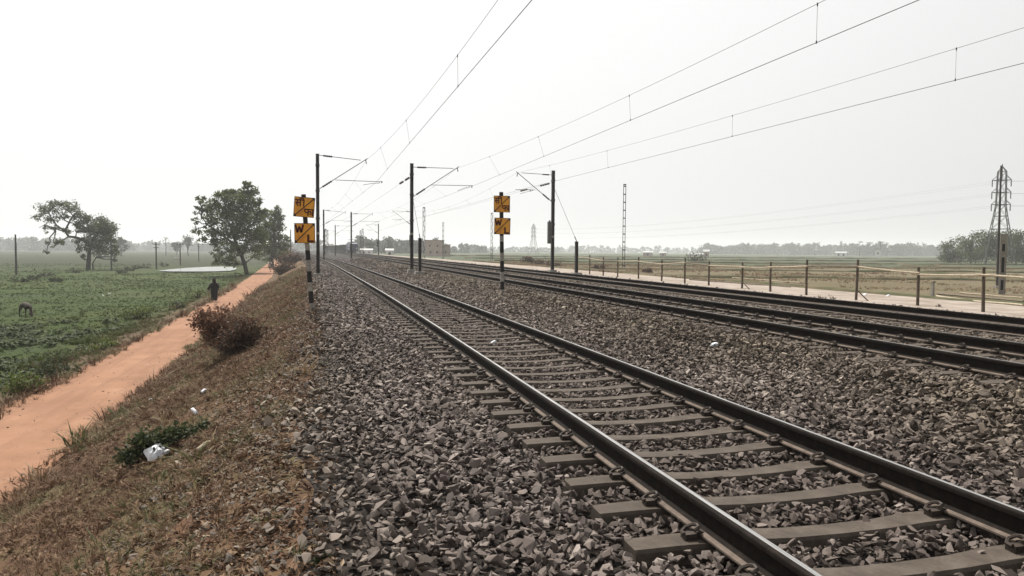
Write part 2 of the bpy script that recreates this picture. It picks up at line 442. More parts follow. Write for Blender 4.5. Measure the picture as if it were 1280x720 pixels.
# ------------------------------------------------------------------ instanced stuff (stones, grass)
def protos(name, meshes):
    col = bpy.data.collections.new(name)
    for i, me in enumerate(meshes):
        o = bpy.data.objects.new('%s_source_%02d' % (name, i), me); col.objects.link(o)
    return col
def scatter(name, P, rot, scl, idx, attrs, col, label, cat):
    me = bpy.data.meshes.new(name); n = len(P)
    me.vertices.add(n); me.vertices.foreach_set('co', np.asarray(P, np.float32).ravel())
    def A(nm, ty, data, key):
        a = me.attributes.new(nm, ty, 'POINT'); a.data.foreach_set(key, data)
    A('rot', 'FLOAT_VECTOR', np.asarray(rot, np.float32).ravel(), 'vector')
    A('scl', 'FLOAT_VECTOR', np.asarray(scl, np.float32).ravel(), 'vector')
    A('idx', 'INT', np.asarray(idx, np.int32), 'value')
    for k, d in attrs.items(): A(k, 'FLOAT', np.asarray(d, np.float32), 'value')
    o = bpy.data.objects.new(name, me); C.objects.link(o); tag(o, label, cat, kind='stuff')
    g = bpy.data.node_groups.new(name + '_nodes', 'GeometryNodeTree')
    g.interface.new_socket('Geometry', in_out='INPUT', socket_type='NodeSocketGeometry')
    g.interface.new_socket('Geometry', in_out='OUTPUT', socket_type='NodeSocketGeometry')
    gi = g.nodes.new('NodeGroupInput'); go = g.nodes.new('NodeGroupOutput')
    ci = g.nodes.new('GeometryNodeCollectionInfo'); ci.inputs['Collection'].default_value = col
    ci.inputs['Separate Children'].default_value = True; ci.inputs['Reset Children'].default_value = True
    ip = g.nodes.new('GeometryNodeInstanceOnPoints'); ip.inputs['Pick Instance'].default_value = True
    def NA(nm, ty):
        a = g.nodes.new('GeometryNodeInputNamedAttribute'); a.data_type = ty; a.inputs['Name'].default_value = nm
        return a.outputs['Attribute']
    g.links.new(gi.outputs[0], ip.inputs['Points']); g.links.new(ci.outputs[0], ip.inputs['Instance'])
    g.links.new(NA('idx', 'INT'), ip.inputs['Instance Index'])
    er = g.nodes.new('FunctionNodeEulerToRotation'); g.links.new(NA('rot', 'FLOAT_VECTOR'), er.inputs[0])
    g.links.new(er.outputs[0], ip.inputs['Rotation'])
    g.links.new(NA('scl', 'FLOAT_VECTOR'), ip.inputs['Scale'])
    g.links.new(ip.outputs[0], go.inputs[0])
    md = o.modifiers.new('scatter', 'NODES'); md.node_group = g
    return o

def stone_mesh(i):
    r = random.Random(100 + i); bm = bmesh.new()
    ax = (1.0, r.uniform(.6, .9), r.uniform(.34, .58))
    for k in range(10):
        v = Vector((r.gauss(0, 1), r.gauss(0, 1), r.gauss(0, 1))).normalized() * r.uniform(.42, .56)
        v = Vector([max(-.42, min(.42, q)) for q in v])
        bm.verts.new((v.x * ax[0], v.y * ax[1], v.z * ax[2]))
    ret = bmesh.ops.convex_hull(bm, input=bm.verts)
    bmesh.ops.delete(bm, geom=[v for v in bm.verts if not v.link_faces], context='VERTS')
    me = bpy.data.meshes.new('stone'); bm.to_mesh(me); bm.free(); me.materials.append(MAT['stone']); return me
STONES = protos('stone', [stone_mesh(i) for i in range(14)])

SP = .588; S0 = 3.86 - 8 * SP                            # sleeper spacing and first sleeper
TX = {1: (3.11, 0.0), 2: (8.39, .30), 3: (13.57, .16)}   # track centre and sleeper-top height
SPH = {1: S0, 2: S0 + .21, 3: S0 + .4}
GA = 1.745 / 2
def ballast_points():
    P = []; S = []; TI = []; WA = []; DI = []
    bands = [(1.6, 9, 620, 1.0), (9, 16, 500, 1.0), (16, 28, 330, 1.12), (28, 48, 170, 1.4), (48, 80, 55, 1.9), (80, 130, 16, 2.6)]
    for a, b_, dens, sc in bands:
        n = int((b_ - a) * 18.4 * dens)
        t = rng.uniform(a, b_, n); x0 = rng.uniform(-.9, 17.5, n)
        edge = .02 + np.clip((7 - t) / 6, 0, 1) * .22 + fbm(t * .8, t * 0, 81) * .8
        keep = (x0 > edge + rng.normal(0, .28, n)) & (x0 < 17.2 + rng.normal(0, .3, n))
        x0 = x0[keep]; t = t[keep]; n = len(t)
        z = zprof(x0, t)
        x = x0 + off(x0, t)
        k = in_view(x, t, z, 30); x0 = x0[k]; t = t[k]; z = z[k]; x = x[k]; n = len(t)
        size = np.exp(rng.normal(math.log(.069), .36, n)) * sc
        size = np.clip(size, .032 * sc, .15 * sc)
        lift = rng.uniform(-.005, .065, n)
        dirt = rng.uniform(0, .35, n)
        ok = np.ones(n, bool)
        for tr, (cx, zt) in TX.items():
            inn = np.abs(x0 - cx) < 1.44
            ph = ((t - SPH[tr]) / SP + .5) % 1 - .5
            on = inn & (np.abs(ph) * SP < .105 + size * .33) & (rng.uniform(0, 1, n) > .035)
            ok &= ~on
            crib = inn & ~on
            lift = np.where(crib & (np.abs(x0 - cx) > .9), rng.uniform(-.022, .032, n), np.where(crib, rng.uniform(-.02, .03, n), lift))
            dirt = np.where(np.abs(np.abs(x0 - cx) - GA) < .4, np.maximum(dirt, rng.uniform(.2, .8, n)), dirt)
            lift = np.where((np.abs(x0 - cx) < 1.75) & ~inn, rng.uniform(-.02, .03, n), lift)
            dirt = np.where(np.abs(x0 - cx) < 1.0, rng.uniform(.35, 1.0, n), dirt)
            size = np.where(crib, np.minimum(size, .10 * sc), size)
        warm = np.clip((x0 - 4.4) / 2.2, 0, 1) * np.clip((15 - x0) / 3, 0, 1) * .85 + np.clip((.9 - x0) / 1.2, 0, 1) * .55
        warm = np.clip(warm + fbm(x * .5, t * .5, 88) * .9, 0, 1)
        tint = np.clip(rng.beta(1.35, 1.85, n) + fbm(x * .35, t * .35, 90) * .35, 0, 1)
        s = np.stack([size * rng.uniform(.9, 1.25, n), size * rng.uniform(.8, 1.1, n), size * rng.uniform(.75, 1.1, n)], 1)
        p = np.stack([x, t, z + lift + size * .12], 1)
        P.append(p[ok]); S.append(s[ok]); TI.append(tint[ok]); WA.append(warm[ok]); DI.append(dirt[ok])
    P = np.concatenate(P); S = np.concatenate(S)
    n = len(P)
    R = np.stack([rng.normal(0, .52, n), rng.normal(0, .52, n), rng.uniform(0, 6.28, n)], 1)
    scatter('ballast_stones', P, R, S, rng.integers(0, 14, n), {'tint': np.concatenate(TI), 'warm': np.concatenate(WA), 'dirt': np.concatenate(DI)},
            STONES, 'angular grey brown crushed stones heaped round the railway sleepers', 'ballast')
    print('ballast stones', n)
ballast_points()

def path_pebbles():
    n = 7000
    t = 8 + rng.uniform(0, 1, n) ** 1.4 * 60; x0 = rng.uniform(-7.5, -4.7, n); e = np.abs(x0 + 6.1) / 1.35
    k = rng.uniform(0, 1, n) < .06 + e ** 3; x0 = x0[k]; t = t[k]; z = zprof(x0, t); x = x0 + off(x0, t); n = len(x)
    size = np.clip(np.exp(rng.normal(math.log(.028), .5, n)), .01, .09)
    scatter('path_pebbles', np.stack([x, t, z + size * .1], 1), np.stack([rng.normal(0, .3, n), rng.normal(0, .3, n), rng.uniform(0, 6.28, n)], 1),
            np.stack([size * 1.2, size, size * .8], 1), rng.integers(0, 14, n), {'tint': rng.beta(2, 2, n), 'warm': np.full(n, 1.0), 'dirt': rng.uniform(0, .6, n)},
            STONES, 'small pebbles and clods scattered along both edges of the dirt path', 'pebbles')
path_pebbles()
# loose stones and clods spilled down the earth slope
def spill():
    n = 30000
    t = 3 + (rng.uniform(0, 1, n) ** 1.5) * 45; x0 = -.1 - np.abs(rng.normal(0, 1.0, n)) * .9 - rng.uniform(0, .3, n)
    far = rng.uniform(0, 1, n) < .22; x0 = np.where(far, rng.uniform(-4.6, -.4, n), x0)
    k = x0 > -4.7; x0 = x0[k]; t = t[k]; z = zprof(x0, t); x = x0 + off(x0, t)
    k = in_view(x, t, z); x = x[k]; t = t[k]; z = z[k]; x0 = x0[k]; n = len(x)
    size = np.exp(rng.normal(math.log(.04), .4, n)); size = np.clip(size, .015, .11) * np.where(x0 < -1.8, .65, 1)
    scatter('spilled_stones', np.stack([x, t, z + size * .1], 1), np.stack([rng.normal(0, .4, n), rng.normal(0, .4, n), rng.uniform(0, 6.28, n)], 1),
            np.stack([size * 1.2, size, size * .7], 1), rng.integers(0, 14, n),
            {'tint': np.clip(rng.beta(2, 2, n), 0, 1), 'warm': np.full(n, 1.0), 'dirt': rng.uniform(.0, .8, n)},
            STONES, 'small loose stones and clods spilled on the brown earth bank', 'stones')
spill()

def tuft_mesh(i, blades, h, spread, wd, mat, lean=.5):
    r = random.Random(500 + i); m = M()
    for k in range(blades):
        a = r.uniform(0, 6.28); q = r.uniform(0, spread); b = Vector((math.cos(a) * q, math.sin(a) * q, -.02))
        d = Vector((math.cos(a + r.uniform(-.9, .9)), math.sin(a + r.uniform(-.9, .9)), 0)) * r.uniform(.1, lean)
        hh = h * r.uniform(.5, 1.0); s = Vector((-d.y, d.x, 0)).normalized() * wd * r.uniform(.6, 1.2)
        m1 = b + d * hh * .45 + Vector((0, 0, hh * .62)); m2 = b + d * hh * 1.25 + Vector((0, 0, hh))
        m.add([b - s, b + s, m1 + s * .8, m1 - s * .8, m2], [(0, 1, 2, 3), (3, 2, 4)])
    return m.mesh('tuft', mat)
MAT['dry'] = mat_blade('dry_grass', [(0, (.060, .030, .019)), (.3, (.108, .060, .036)), (.5, (.155, .098, .058)), (.66, (.21, .15, .092)), (.8, (.105, .10, .044)), (1, (.065, .078, .030))])
MAT['green'] = mat_blade('field_grass', [(0, (.026, .041, .009)), (.35, (.041, .060, .013)), (.6, (.054, .072, .017)), (.8, (.075, .077, .026)), (1, (.095, .066, .038))], .3)
DRY = protos('dry_tuft', [tuft_mesh(i, 13, 1.0, .35, .035, MAT['dry'], 1.3) for i in range(5)])
GRN = protos('green_tuft', [tuft_mesh(20 + i, 16, 1.0, .5, .05, MAT['green'], .8) for i in range(5)])

def dry_grass():
    n = 52000
    t = 3.5 + rng.uniform(0, 1, n) ** 1.6 * 75; x0 = np.where(rng.uniform(0, 1, n) < .06, np.where(rng.uniform(0, 1, n) < .5, -4.62 + rng.normal(0, .12, n), -7.35 + rng.normal(0, .16, n)), rng.uniform(-4.5, .1, n))
    cov = fbm(x0 * .9, t * .7, 101) + .04 - np.clip((x0 + 1.1) / 1.2, 0, 1) * .42 + rng.normal(0, .12, n)
    k = cov > -.02; x0 = x0[k]; t = t[k]; z = zprof(x0, t); x = x0 + off(x0, t)
    k = in_view(x, t, z); x = x[k]; t = t[k]; z = z[k]; x0 = x0[k]; n = len(x)
    h = np.minimum(np.exp(rng.normal(math.log(.040), .42, n)) * (1 + np.clip(-(x0 + 3.8) / .5, 0, 1) * np.clip(t / 22, .35, 1) * 2.0) * (1 + t / 45), .085 + t * .002 + np.clip(-(x0 + 4.0) / .5, 0, 1) * rng.uniform(.0, .10, n))
    h = h * np.where(rng.uniform(0, 1, n) < .03, rng.uniform(1.6, 2.8, n), 1)
    grn = fbm(x0 * .7 + 5, t * .45, 107)
    tint = np.clip(rng.beta(2, 2.6, n) * .8 + np.where(grn > np.where((x0 > -2.8) & (x0 < -.6), -.06, .04), .5, 0) * rng.uniform(.4, 1, n), 0, 1)
    scatter('dry_grass', np.stack([x, t, z], 1), np.stack([rng.normal(0, .15, n), rng.normal(0, .15, n), rng.uniform(0, 6.28, n)], 1),
            np.stack([h * 1.25, h * 1.25, h], 1), rng.integers(0, 5, n), {'tint': tint}, DRY,
            'short dry brown grass and weeds covering the earth bank', 'grass')
dry_grass()
MAT['litter'] = mat_blade('fallen_leaves', [(0, (.05, .028, .018)), (.4, (.12, .068, .040)), (.75, (.20, .13, .080)), (1, (.30, .225, .155))], .1)
def leaf_mesh(i):
    r = random.Random(700 + i); m = M()
    for k in range(3):
        c = Vector((r.uniform(-1.2, 1.2), r.uniform(-1.2, 1.2), r.uniform(.05, .35))); a = r.uniform(0, 6.28); d = Vector((math.cos(a), math.sin(a), r.uniform(-.3, .3))) * .8; q = Vector((-d.y, d.x, r.uniform(-.3, .3))) * .38
        u = Vector((0, 0, .22)); m.add([c - d, c + q + u, c + d, c - q + u, c], [(0, 4, 1), (1, 4, 2), (2, 4, 3), (3, 4, 0)])
    return m.mesh('fallen_leaf', MAT['litter'])
LIT = protos('fallen_leaf', [leaf_mesh(i) for i in range(5)])
def fallen_leaves():
    n = 42000
    t = 3.5 + rng.uniform(0, 1, n) ** 1.6 * 50; x0 = rng.uniform(-4.8, .1, n)
    cov = fbm(x0 * 1.1, t * .9, 131) + .10 + rng.normal(0, .12, n)
    k = cov > 0; x0 = x0[k]; t = t[k]; z = zprof(x0, t); x = x0 + off(x0, t)
    k = in_view(x, t, z); x = x[k]; t = t[k]; z = z[k]; n = len(x)
    h = np.exp(rng.normal(math.log(.026), .35, n)) * (1 + t / 60)
    scatter('fallen_leaves', np.stack([x, t, z + .012], 1), np.stack([rng.normal(0, .3, n), rng.normal(0, .3, n), rng.uniform(0, 6.28, n)], 1),
            np.stack([h, h, h], 1), rng.integers(0, 5, n), {'tint': rng.beta(1.7, 2.2, n)}, LIT, 'small dry brown leaves littering the earth bank', 'fallen leaves')
fallen_leaves()
def green_grass():
    n = 60000
    t = 9 + rng.uniform(0, 1, n) ** 1.7 * 210; x0 = -7.7 - rng.uniform(0, 1, n) ** 1.35 * np.minimum(4 + t * .55, 70)
    cov = fbm(x0 * .35, t * .3, 111) + .1 + rng.normal(0, .12, n) - np.clip((x0 + 9.0) / 1.0, 0, 1) * .16 - np.clip((t - 110) / 60, 0, 1) * .25
    xw = x0 + off1(t); k = (cov > 0) & ~((t > 140) & (xw > -40) & (xw < -9) & (t < 225)); x0 = x0[k]; t = t[k]; z = zprof(x0, t); x = x0 + off(x0, t)
    k = in_view(x, t, z); x = x[k]; t = t[k]; z = z[k]; x0 = x0[k]; n = len(x)
    tall = np.clip((x0 + 11.5) / 2.5, 0, 1) * np.clip((-8 - x0) / 1, 0, 1)
    patch = np.clip(fbm(x0 * .5, t * .35, 117) * 4, 0, 1)
    h = np.exp(rng.normal(math.log(.055), .35, n)) * (1 + tall * patch * 4.0 * np.clip((70 - t) / 40, 0, 1)) * (1 + t / 110)
    verge = np.clip((x0 + 10.6) / 1.8, 0, 1)
    tint = np.clip(rng.beta(2, 2.4, n) * .85 + verge * rng.uniform(.25, .75, n) + fbm(x0 * .2, t * .2, 119) * .4, 0, 1)
    scatter('field_grass', np.stack([x, t, z], 1), np.stack([rng.normal(0, .15, n), rng.normal(0, .15, n), rng.uniform(0, 6.28, n)], 1),
            np.stack([h * 1.6, h * 1.6, h], 1), rng.integers(0, 5, n), {'tint': tint}, GRN,
            'green grass growing in clumps over the low field left of the path', 'grass')
green_grass()
def cover_mesh(i):
    r = random.Random(900 + i); m = M()
    for k in range(9):
        a = r.uniform(0, 6.28); e = r.uniform(.15, .9); q = r.uniform(.1, .5)
        c = Vector((math.cos(a) * q, math.sin(a) * q, r.uniform(.25, .8)))
        d = Vector((math.cos(a) * math.cos(e), math.sin(a) * math.cos(e), math.sin(e))) * .30; s = Vector((-math.sin(a), math.cos(a), r.uniform(-.4, .4))) * .20
        m.add([c - d * .7, c + s, c + d, c - s], [(0, 1, 2, 3)])
        m.add([(0, 0, -.05), (.03, 0, -.05), c - d * .7], [(0, 1, 2)])
    return m.mesh('cover', MAT['cover'])
MAT['cover'] = mat_blade('leafy_cover', [(0, (.014, .024, .008)), (.5, (.033, .050, .015)), (.85, (.070, .090, .036)), (1, (.14, .16, .085))], .2)
COV = protos('leafy_cover', [cover_mesh(i) for i in range(4)])
def leafy_cover():
    n = 10000
    t = rng.uniform(19, 58, n); x0 = rng.uniform(-26, -9.2, n)
    cov = fbm(x0 * .16, t * .12, 121) + fbm(x0 * .7, t * .7, 123) * .6 + .03 - np.clip((t - 48) / 12, 0, 1) * .4
    k = cov > .0; x0 = x0[k]; t = t[k]; z = zprof(x0, t); x = x0 + off(x0, t)
    k = in_view(x, t, z); x = x[k]; t = t[k]; z = z[k]; n = len(x)
    h = rng.uniform(.14, .30, n)
    scatter('leafy_cover', np.stack([x, t, z], 1), np.stack([rng.normal(0, .1, n), rng.normal(0, .1, n), rng.uniform(0, 6.28, n)], 1),
            np.stack([h * 1.3, h * 1.3, h], 1), rng.integers(0, 4, n), {'tint': np.clip(rng.beta(1.6, 1.8, n), 0, 1)}, COV,
            'broad leaved weeds forming a glossy mat on the low wet field', 'ground cover')
leafy_cover()

# ------------------------------------------------------------------ railway tracks
def mat_rail():
    m, t, b = nodes('rail_steel'); v = coord(t)
    f = n_noise(t, v, 18, 5, .7)
    c = n_ramp(t, f, [(.3, (.006, .0045, .004)), (.55, (.012, .009, .007)), (.75, (.026, .018, .014))])  # dark rust, with the shade below the rail head put into the colour
    L(t, c, b.inputs['Base Color']); b.inputs['Roughness'].default_value = .9; b.inputs['Specular IOR Level'].default_value = .12
    return m
def mat_rail_top():
    m, t, b = nodes('rail_running_band'); v = coord(t)
    mp = t.nodes.new('ShaderNodeMapping'); mp.inputs['Scale'].default_value = (60, 1.2, 60); L(t, v, mp.inputs['Vector'])
    f = n_noise(t, mp.outputs[0], 2, 4, .6)
    b.inputs['Metallic'].default_value = 1.0
    L(t, n_ramp(t, f, [(.3, (.42, .40, .38)), (.7, (.62, .60, .58))]), b.inputs['Base Color'])
    L(t, n_range(t, f, .3, .7, .22, .34), b.inputs['Roughness']); return m
MAT['foot'] = mat_noise('rail_foot_rust_lit', (.075, .056, .044), (.13, .10, .08), 14, .85)  # rust paler than the web: light falling on the foot is in the colour
MAT['rail'] = mat_rail(); MAT['band'] = mat_rail_top()
def mat_sleeper():
    m, t, b = nodes('sleeper_concrete'); v = coord(t)
    oi = t.nodes.new('ShaderNodeObjectInfo')
    f = n_noise(t, v, 5, 5, .7); f2 = n_noise(t, v, 45, 4, .7)
    c = n_ramp(t, f, [(.3, (.042, .033, .026)), (.5, (.070, .056, .045)), (.72, (.108, .089, .074))])
    c = n_mix(t, n_range(t, f2, .48, .7, 0, .5), c, (.045, .034, .028))
    c = n_mix(t, n_math(t, 'MULTIPLY', oi.outputs['Random'], .45), c, (.06, .048, .039))
    L(t, c, b.inputs['Base Color']); b.inputs['Roughness'].default_value = .88; b.inputs['Specular IOR Level'].default_value = .2
    n_bump(t, b, f2, .3, .008); return m
MAT['sleeper'] = mat_sleeper()
MAT['clip'] = mat_noise('rail_clip', (.022, .016, .013), (.05, .036, .028), 30, .65)

def sleeper_mesh(k=0):
    m = M(); rings = []
    r = random.Random(k)
    for s, zt, wt, wb in ((-1.375, -.004, .15, .245), (-1.36, .0, .165, .25), (-1.1, .004, .178, .25), (-.62, -.002, .175, .25), (-.35, -.020, .16, .235), (0, -.025, .155, .22),
                          (.35, -.020, .16, .235), (.62, -.002, .175, .25), (1.1, .004, .178, .25), (1.36, .0, .165, .25), (1.375, -.004, .15, .245)):
        rings.append([(s, -wb / 2, -.19), (s, wb / 2, -.19), (s, wt / 2 + .012, zt - .02), (s, wt / 2, zt), (s, -wt / 2, zt), (s, -wt / 2 - .012, zt - .02)])
    return m.loft(rings).mesh('sleeper', MAT['sleeper'])
def clip_mesh():
    m = M()                                              # elastic spring clip on a cast insert, origin at rail foot edge on the sleeper top, reaching to -x
    m.box((-.045, 0, .012), (.075, .07, .05))
    pts = []
    for a, rx, ry in ((200, .055, .05), (150, .055, .05), (100, .052, .05), (50, .05, .05), (10, .045, .05), (-30, .045, .05), (-80, .03, .03)):
        q = math.radians(a); pts.append((-.035 + math.cos(q) * rx, math.sin(q) * ry, .055 + .02 * math.cos(q)))
    m.tube(pts, .0115, 6)
    m.box((.012, 0, .036), (.05, .06, .018))
    return m.mesh('rail_clip', MAT['clip'])
SLM = sleeper_mesh(); CLM = clip_mesh()
GA = 1.745 / 2
def rail_profile():
    """60 kg rail: half outline from foot to head, foot bottom at z = .022"""
    h = [(.0, .022), (.075, .022), (.075, .034), (.045, .044), (.0125, .062), (.009, .09), (.0095, .135), (.014, .146), (.033, .153), (.036, .160), (.036, .180), (.033, .188), (.024, .1925), (.010, .1945), (0, .195)]
    return h + [(-a, b) for a, b in h[-2:0:-1]]
PROF = rail_profile()
def rail_mesh(cx, z0, t0, t1, side):
    tt = np.concatenate([np.arange(t0, 60, 1.5), np.arange(60, 160, 5.), np.arange(160, t1 + 1, 15.)])
    m = M(); rings = []
    mc = off1(tt) if cx < 5 else off2(tt)
    for t, o in zip(tt, mc): rings.append([(cx + o + a, t, z0 + b) for a, b in PROF])
    n = len(PROF); vs = [p for r in rings for p in r]; fs = []; mi = []
    for i in range(len(rings) - 1):
        for j in range(n):
            a = i * n + j; b = i * n + (j + 1) % n
            fs.append((a, a + n, b + n, b))
            ax = (PROF[j][0] + PROF[(j + 1) % n][0]) / 2; az = (PROF[j][1] + PROF[(j + 1) % n][1]) / 2
            mi.append(1 if (az > .192 and -.016 < ax < .03) else (2 if az < .046 else 0))
    m.v = vs; m.f = fs; m.mi = mi
    return m
def build_track(k, label, n_single, t_end, n_clip):
    cx, z0 = TX[k]
    root = thing('railway_track', label, 'railway track', (0, 0, 0), 0, 'railway tracks')
    for s in (-1, 1):
        r = obj('rail', rail_mesh(cx + s * GA, z0, -4, 520, s), [MAT['rail'], MAT['band'], MAT['foot']], root)
    rest = M(); i0 = 0 if k == 1 else 5
    lv = np.array([v.co[:] for v in SLM.vertices]); lfc = [tuple(p.vertices) for p in SLM.polygons]
    i = i0; cnt = 0
    rr = random.Random(k)
    while True:
        t = SPH[k] + i * SP; i += 1
        if t > t_end: break
        o = float(off1(t)) if k == 1 else float(off2(t))
        rz = math.atan2(-(float(off1(t + 1)) - float(off1(t - 1))), 2) if k == 1 else 0.
        if cnt < n_single:
            s = inst('sleeper', SLM, root, (cx + o + rr.uniform(-.015, .015), t + rr.uniform(-.012, .012), z0 + rr.uniform(-.004, .003)), rz + rr.uniform(-.008, .008))
            if cnt < n_clip:
                for sx in (-1, 1):
                    for e in (-1, 1):
                        c = inst('rail_clip', CLM, s, (sx * GA + e * .078, e * .0, .003), 0 if e < 0 else math.pi)
        else:
            rest.add([(v[0] + cx + o, v[1] + t, v[2] + z0) for v in lv], lfc)
        cnt += 1
    if rest.v:
        r = obj('distant_sleepers', rest, MAT['sleeper'], root); r['kind'] = 'stuff'
build_track(1, 'nearest railway track with two shiny topped rails on concrete sleepers', 150, 300, 62)
build_track(2, 'middle railway track on the raised ballast beyond the right warning sign', 120, 300, 48)
build_track(3, 'farthest railway track, along the sandy strip and the bamboo fence', 90, 300, 0)

# ------------------------------------------------------------------ overhead line masts and wires
MAT['mast'] = mat_noise('mast_steel', (.030, .027, .025), (.060, .054, .050), 5, .7, spec=.4)
MAT['mastlight'] = mat_noise('mast_web', (.10, .095, .09), (.16, .15, .145), 4, .7)
MAT['insul'] = mat_noise('insulator', (.020, .014, .012), (.03, .022, .02), 10, .35, spec=.5)
MAT['tube'] = mat_noise('bracket_tube', (.055, .053, .052), (.09, .087, .085), 8, .55, spec=.4)
MAT['wire'] = mat_noise('wire', (.05, .046, .043), (.08, .072, .066), 3, .6)
MAT['conc'] = mat_noise('footing_concrete', (.20, .185, .165), (.30, .28, .25), 6, .9, .3)
MAT['cwt'] = mat_noise('counterweight_iron', (.085, .085, .085), (.13, .13, .128), 6, .7)
MAT['pale'] = mat_noise('faded_white_paint', (.22, .20, .175), (.38, .355, .32), 9, .8)
MAT['white'] = mat_noise('white_paint', (.55, .54, .50), (.72, .71, .68), 7, .7)

def insulator(m, a, b, r=.055, n=5):
    a = Vector(a); b = Vector(b); pts = []; rad = []
    for i in range(n * 2 + 1):
        pts.append(a.lerp(b, i / (n * 2))); rad.append(r if i % 2 else r * .5)
    m.tube(pts, rad, 8)
def build_mast(label, x, t, top, sgn, P, group='overhead line masts', big=True):
    """P: bracket points as (dx, z) from the mast; sgn +1 reaches right"""
    zb = gz(x, t) - .05
    root = thing('line_mast', label, 'mast', (x, t, zb), 0, group)
    h = top - zb
    p = M()
    for sx in (-1, 1): p.box((sx * .098, 0, h / 2), (.022, .20, h))
    p.box((0, .06, h / 2), (.17, .016, h))
    obj('post', p, MAT['mast'], root)
    q = M(); q.box((0, 0, .12), (.62, .62, .34), taper=.85); obj('footing', q, MAT['conc'], root)
    c = M()
    for z in (h - .75, h * .48, 5.45 - zb): c.box((0, 0, z), (.26, .24, .14))
    obj('clamp', c, MAT['mast'], root)
    pl = M(); pl.box((0, -.108, h * .36), (.20, .012, .16)); obj('number_plate', pl, MAT['pale'], root)
    def V(k): return Vector((P[k][0] * sgn, 0, P[k][1] - zb))
    a, b = V('t0'), V('t1')
    m1 = M(); m1.tube([a.lerp(b, .30), b], .022, 6); m1.tube([a, a.lerp(b, .1)], .022, 6); o1 = obj('top_tie', m1, MAT['tube'], root)
    i1 = M(); insulator(i1, a.lerp(b, .09), a.lerp(b, .31), .075); obj('insulator', i1, MAT['insul'], o1)
    a, b = V('b0'), V('b1')
    m2 = M(); m2.tube([a.lerp(b, .24), b], .026, 6); m2.tube([a, a.lerp(b, .08)], .026, 6); o2 = obj('bracket_tube', m2, MAT['tube'], root)
    i2 = M(); insulator(i2, a.lerp(b, .06), a.lerp(b, .25), .075); obj('insulator', i2, MAT['insul'], o2)
    a, b = V('r0'), V('r1')
    m3 = M(); m3.tube([a, b], .02, 6)
    e0, e1 = V('d0'), V('d1'); m3.tube([e0, e0.lerp(e1, .6) + Vector((0, 0, .03)), e1], .016, 6)
    m3.tube([e1, Vector((e1.x, 0, a.z))], .02, 6); m3.tube([Vector((e1.x + sgn * .16, 0, a.z + .02)), Vector((e1.x + sgn * .16, 0, a.z - .12))], .03, 6)
    obj('registration_arm', m3, MAT['tube'], root)
    m4 = M(); q = V('b1') * .96 + V('b0') * .04
    m4.tube([q + Vector((0, 0, -.02)), q + Vector((0.05 * sgn, 0, -.28))], .03, 6); obj('wire_clamp', m4, MAT['insul'], root)
    return root
P1 = dict(t0=(.12, 7.72), t1=(2.72, 7.50), b0=(.12, 5.58), b1=(3.16, 7.63), r0=(1.10, 6.17), r1=(4.14, 6.14), d0=(2.88, 5.91), d1=(3.91, 6.05))
P2 = dict(t0=(.12, 7.31), t1=(2.87, 7.32), b0=(.12, 5.33), b1=(3.26, 7.47), r0=(1.33, 6.14), r1=(4.23, 6.18), d0=(3.16, 5.80), d1=(4.00, 6.10))
P3 = dict(t0=(.12, 7.31), t1=(2.42, 7.38), b0=(.12, 5.35), b1=(2.84, 7.46), r0=(1.37, 6.17), r1=(2.90, 6.15), d0=(2.53, 5.85), d1=(1.60, 6.10))
mast1 = build_mast('tall dark mast just right of the left warning boards, bracket reaching over near track', -.20, 49, 7.82, 1, P1)
mast2 = build_mast('dark mast between near and middle tracks with a short stub post at its right', 5.98, 50.2, 7.57, 1, P2)
mast3 = build_mast('dark mast beyond the far track with a grey weight box on its side', 16.63, 52, 7.64, -1, P3)
cw = M(); cw.box((0, 0, 0), (.26, .26, 1.62)); cw.box((0, 0, .85), (.1, .1, .12))
for k in range(7): cw.box((0, 0, -.72 + k * .235), (.275, .275, .03))
cwo = obj('counterweight', cw, MAT['cwt'], mast3); cwo.location = (-.26, -.05, 3.05 - mast3.location.z)
# farther masts: copies with their brackets
def mast_copy(src, label, px, py_top, t, h_src, sc=None):
    q = at_t(px, py_top, t); x = float(q[0]); zb = gz(x, t) - .05
    r = copy_tree(src); r['label'] = label; r.location = (x, t, zb)
    s = (float(q[2]) - zb) / h_src; r.scale = (1, 1, s); return r
h1 = 7.82 - mast1.location.z; h2 = 7.57 - mast2.location.z; h3 = 7.64 - mast3.location.z
mast_copy(mast2, 'thin dark mast standing in front of the dark train', 439, 265, 114.5, h2)
mast_copy(mast2, 'small faint mast seen against the side of the train, left of the darker one', 419, 281, 180, h2)
mast_copy(mast1, 'faint mast half hidden behind the tall near left mast', 404.5, 262, 110, h1)
mast_copy(mast3, 'small mast right of the train whose bracket reaches left', 473, 279.5, 178, h3)
mast_copy(mast3, 'mast hidden behind the mid picture mast, only its left reaching bracket showing', 515, 262, 108, h3)
mast_copy(mast1, 'tiny pale mast at the left end of the train', 406, 287, 215, h1)

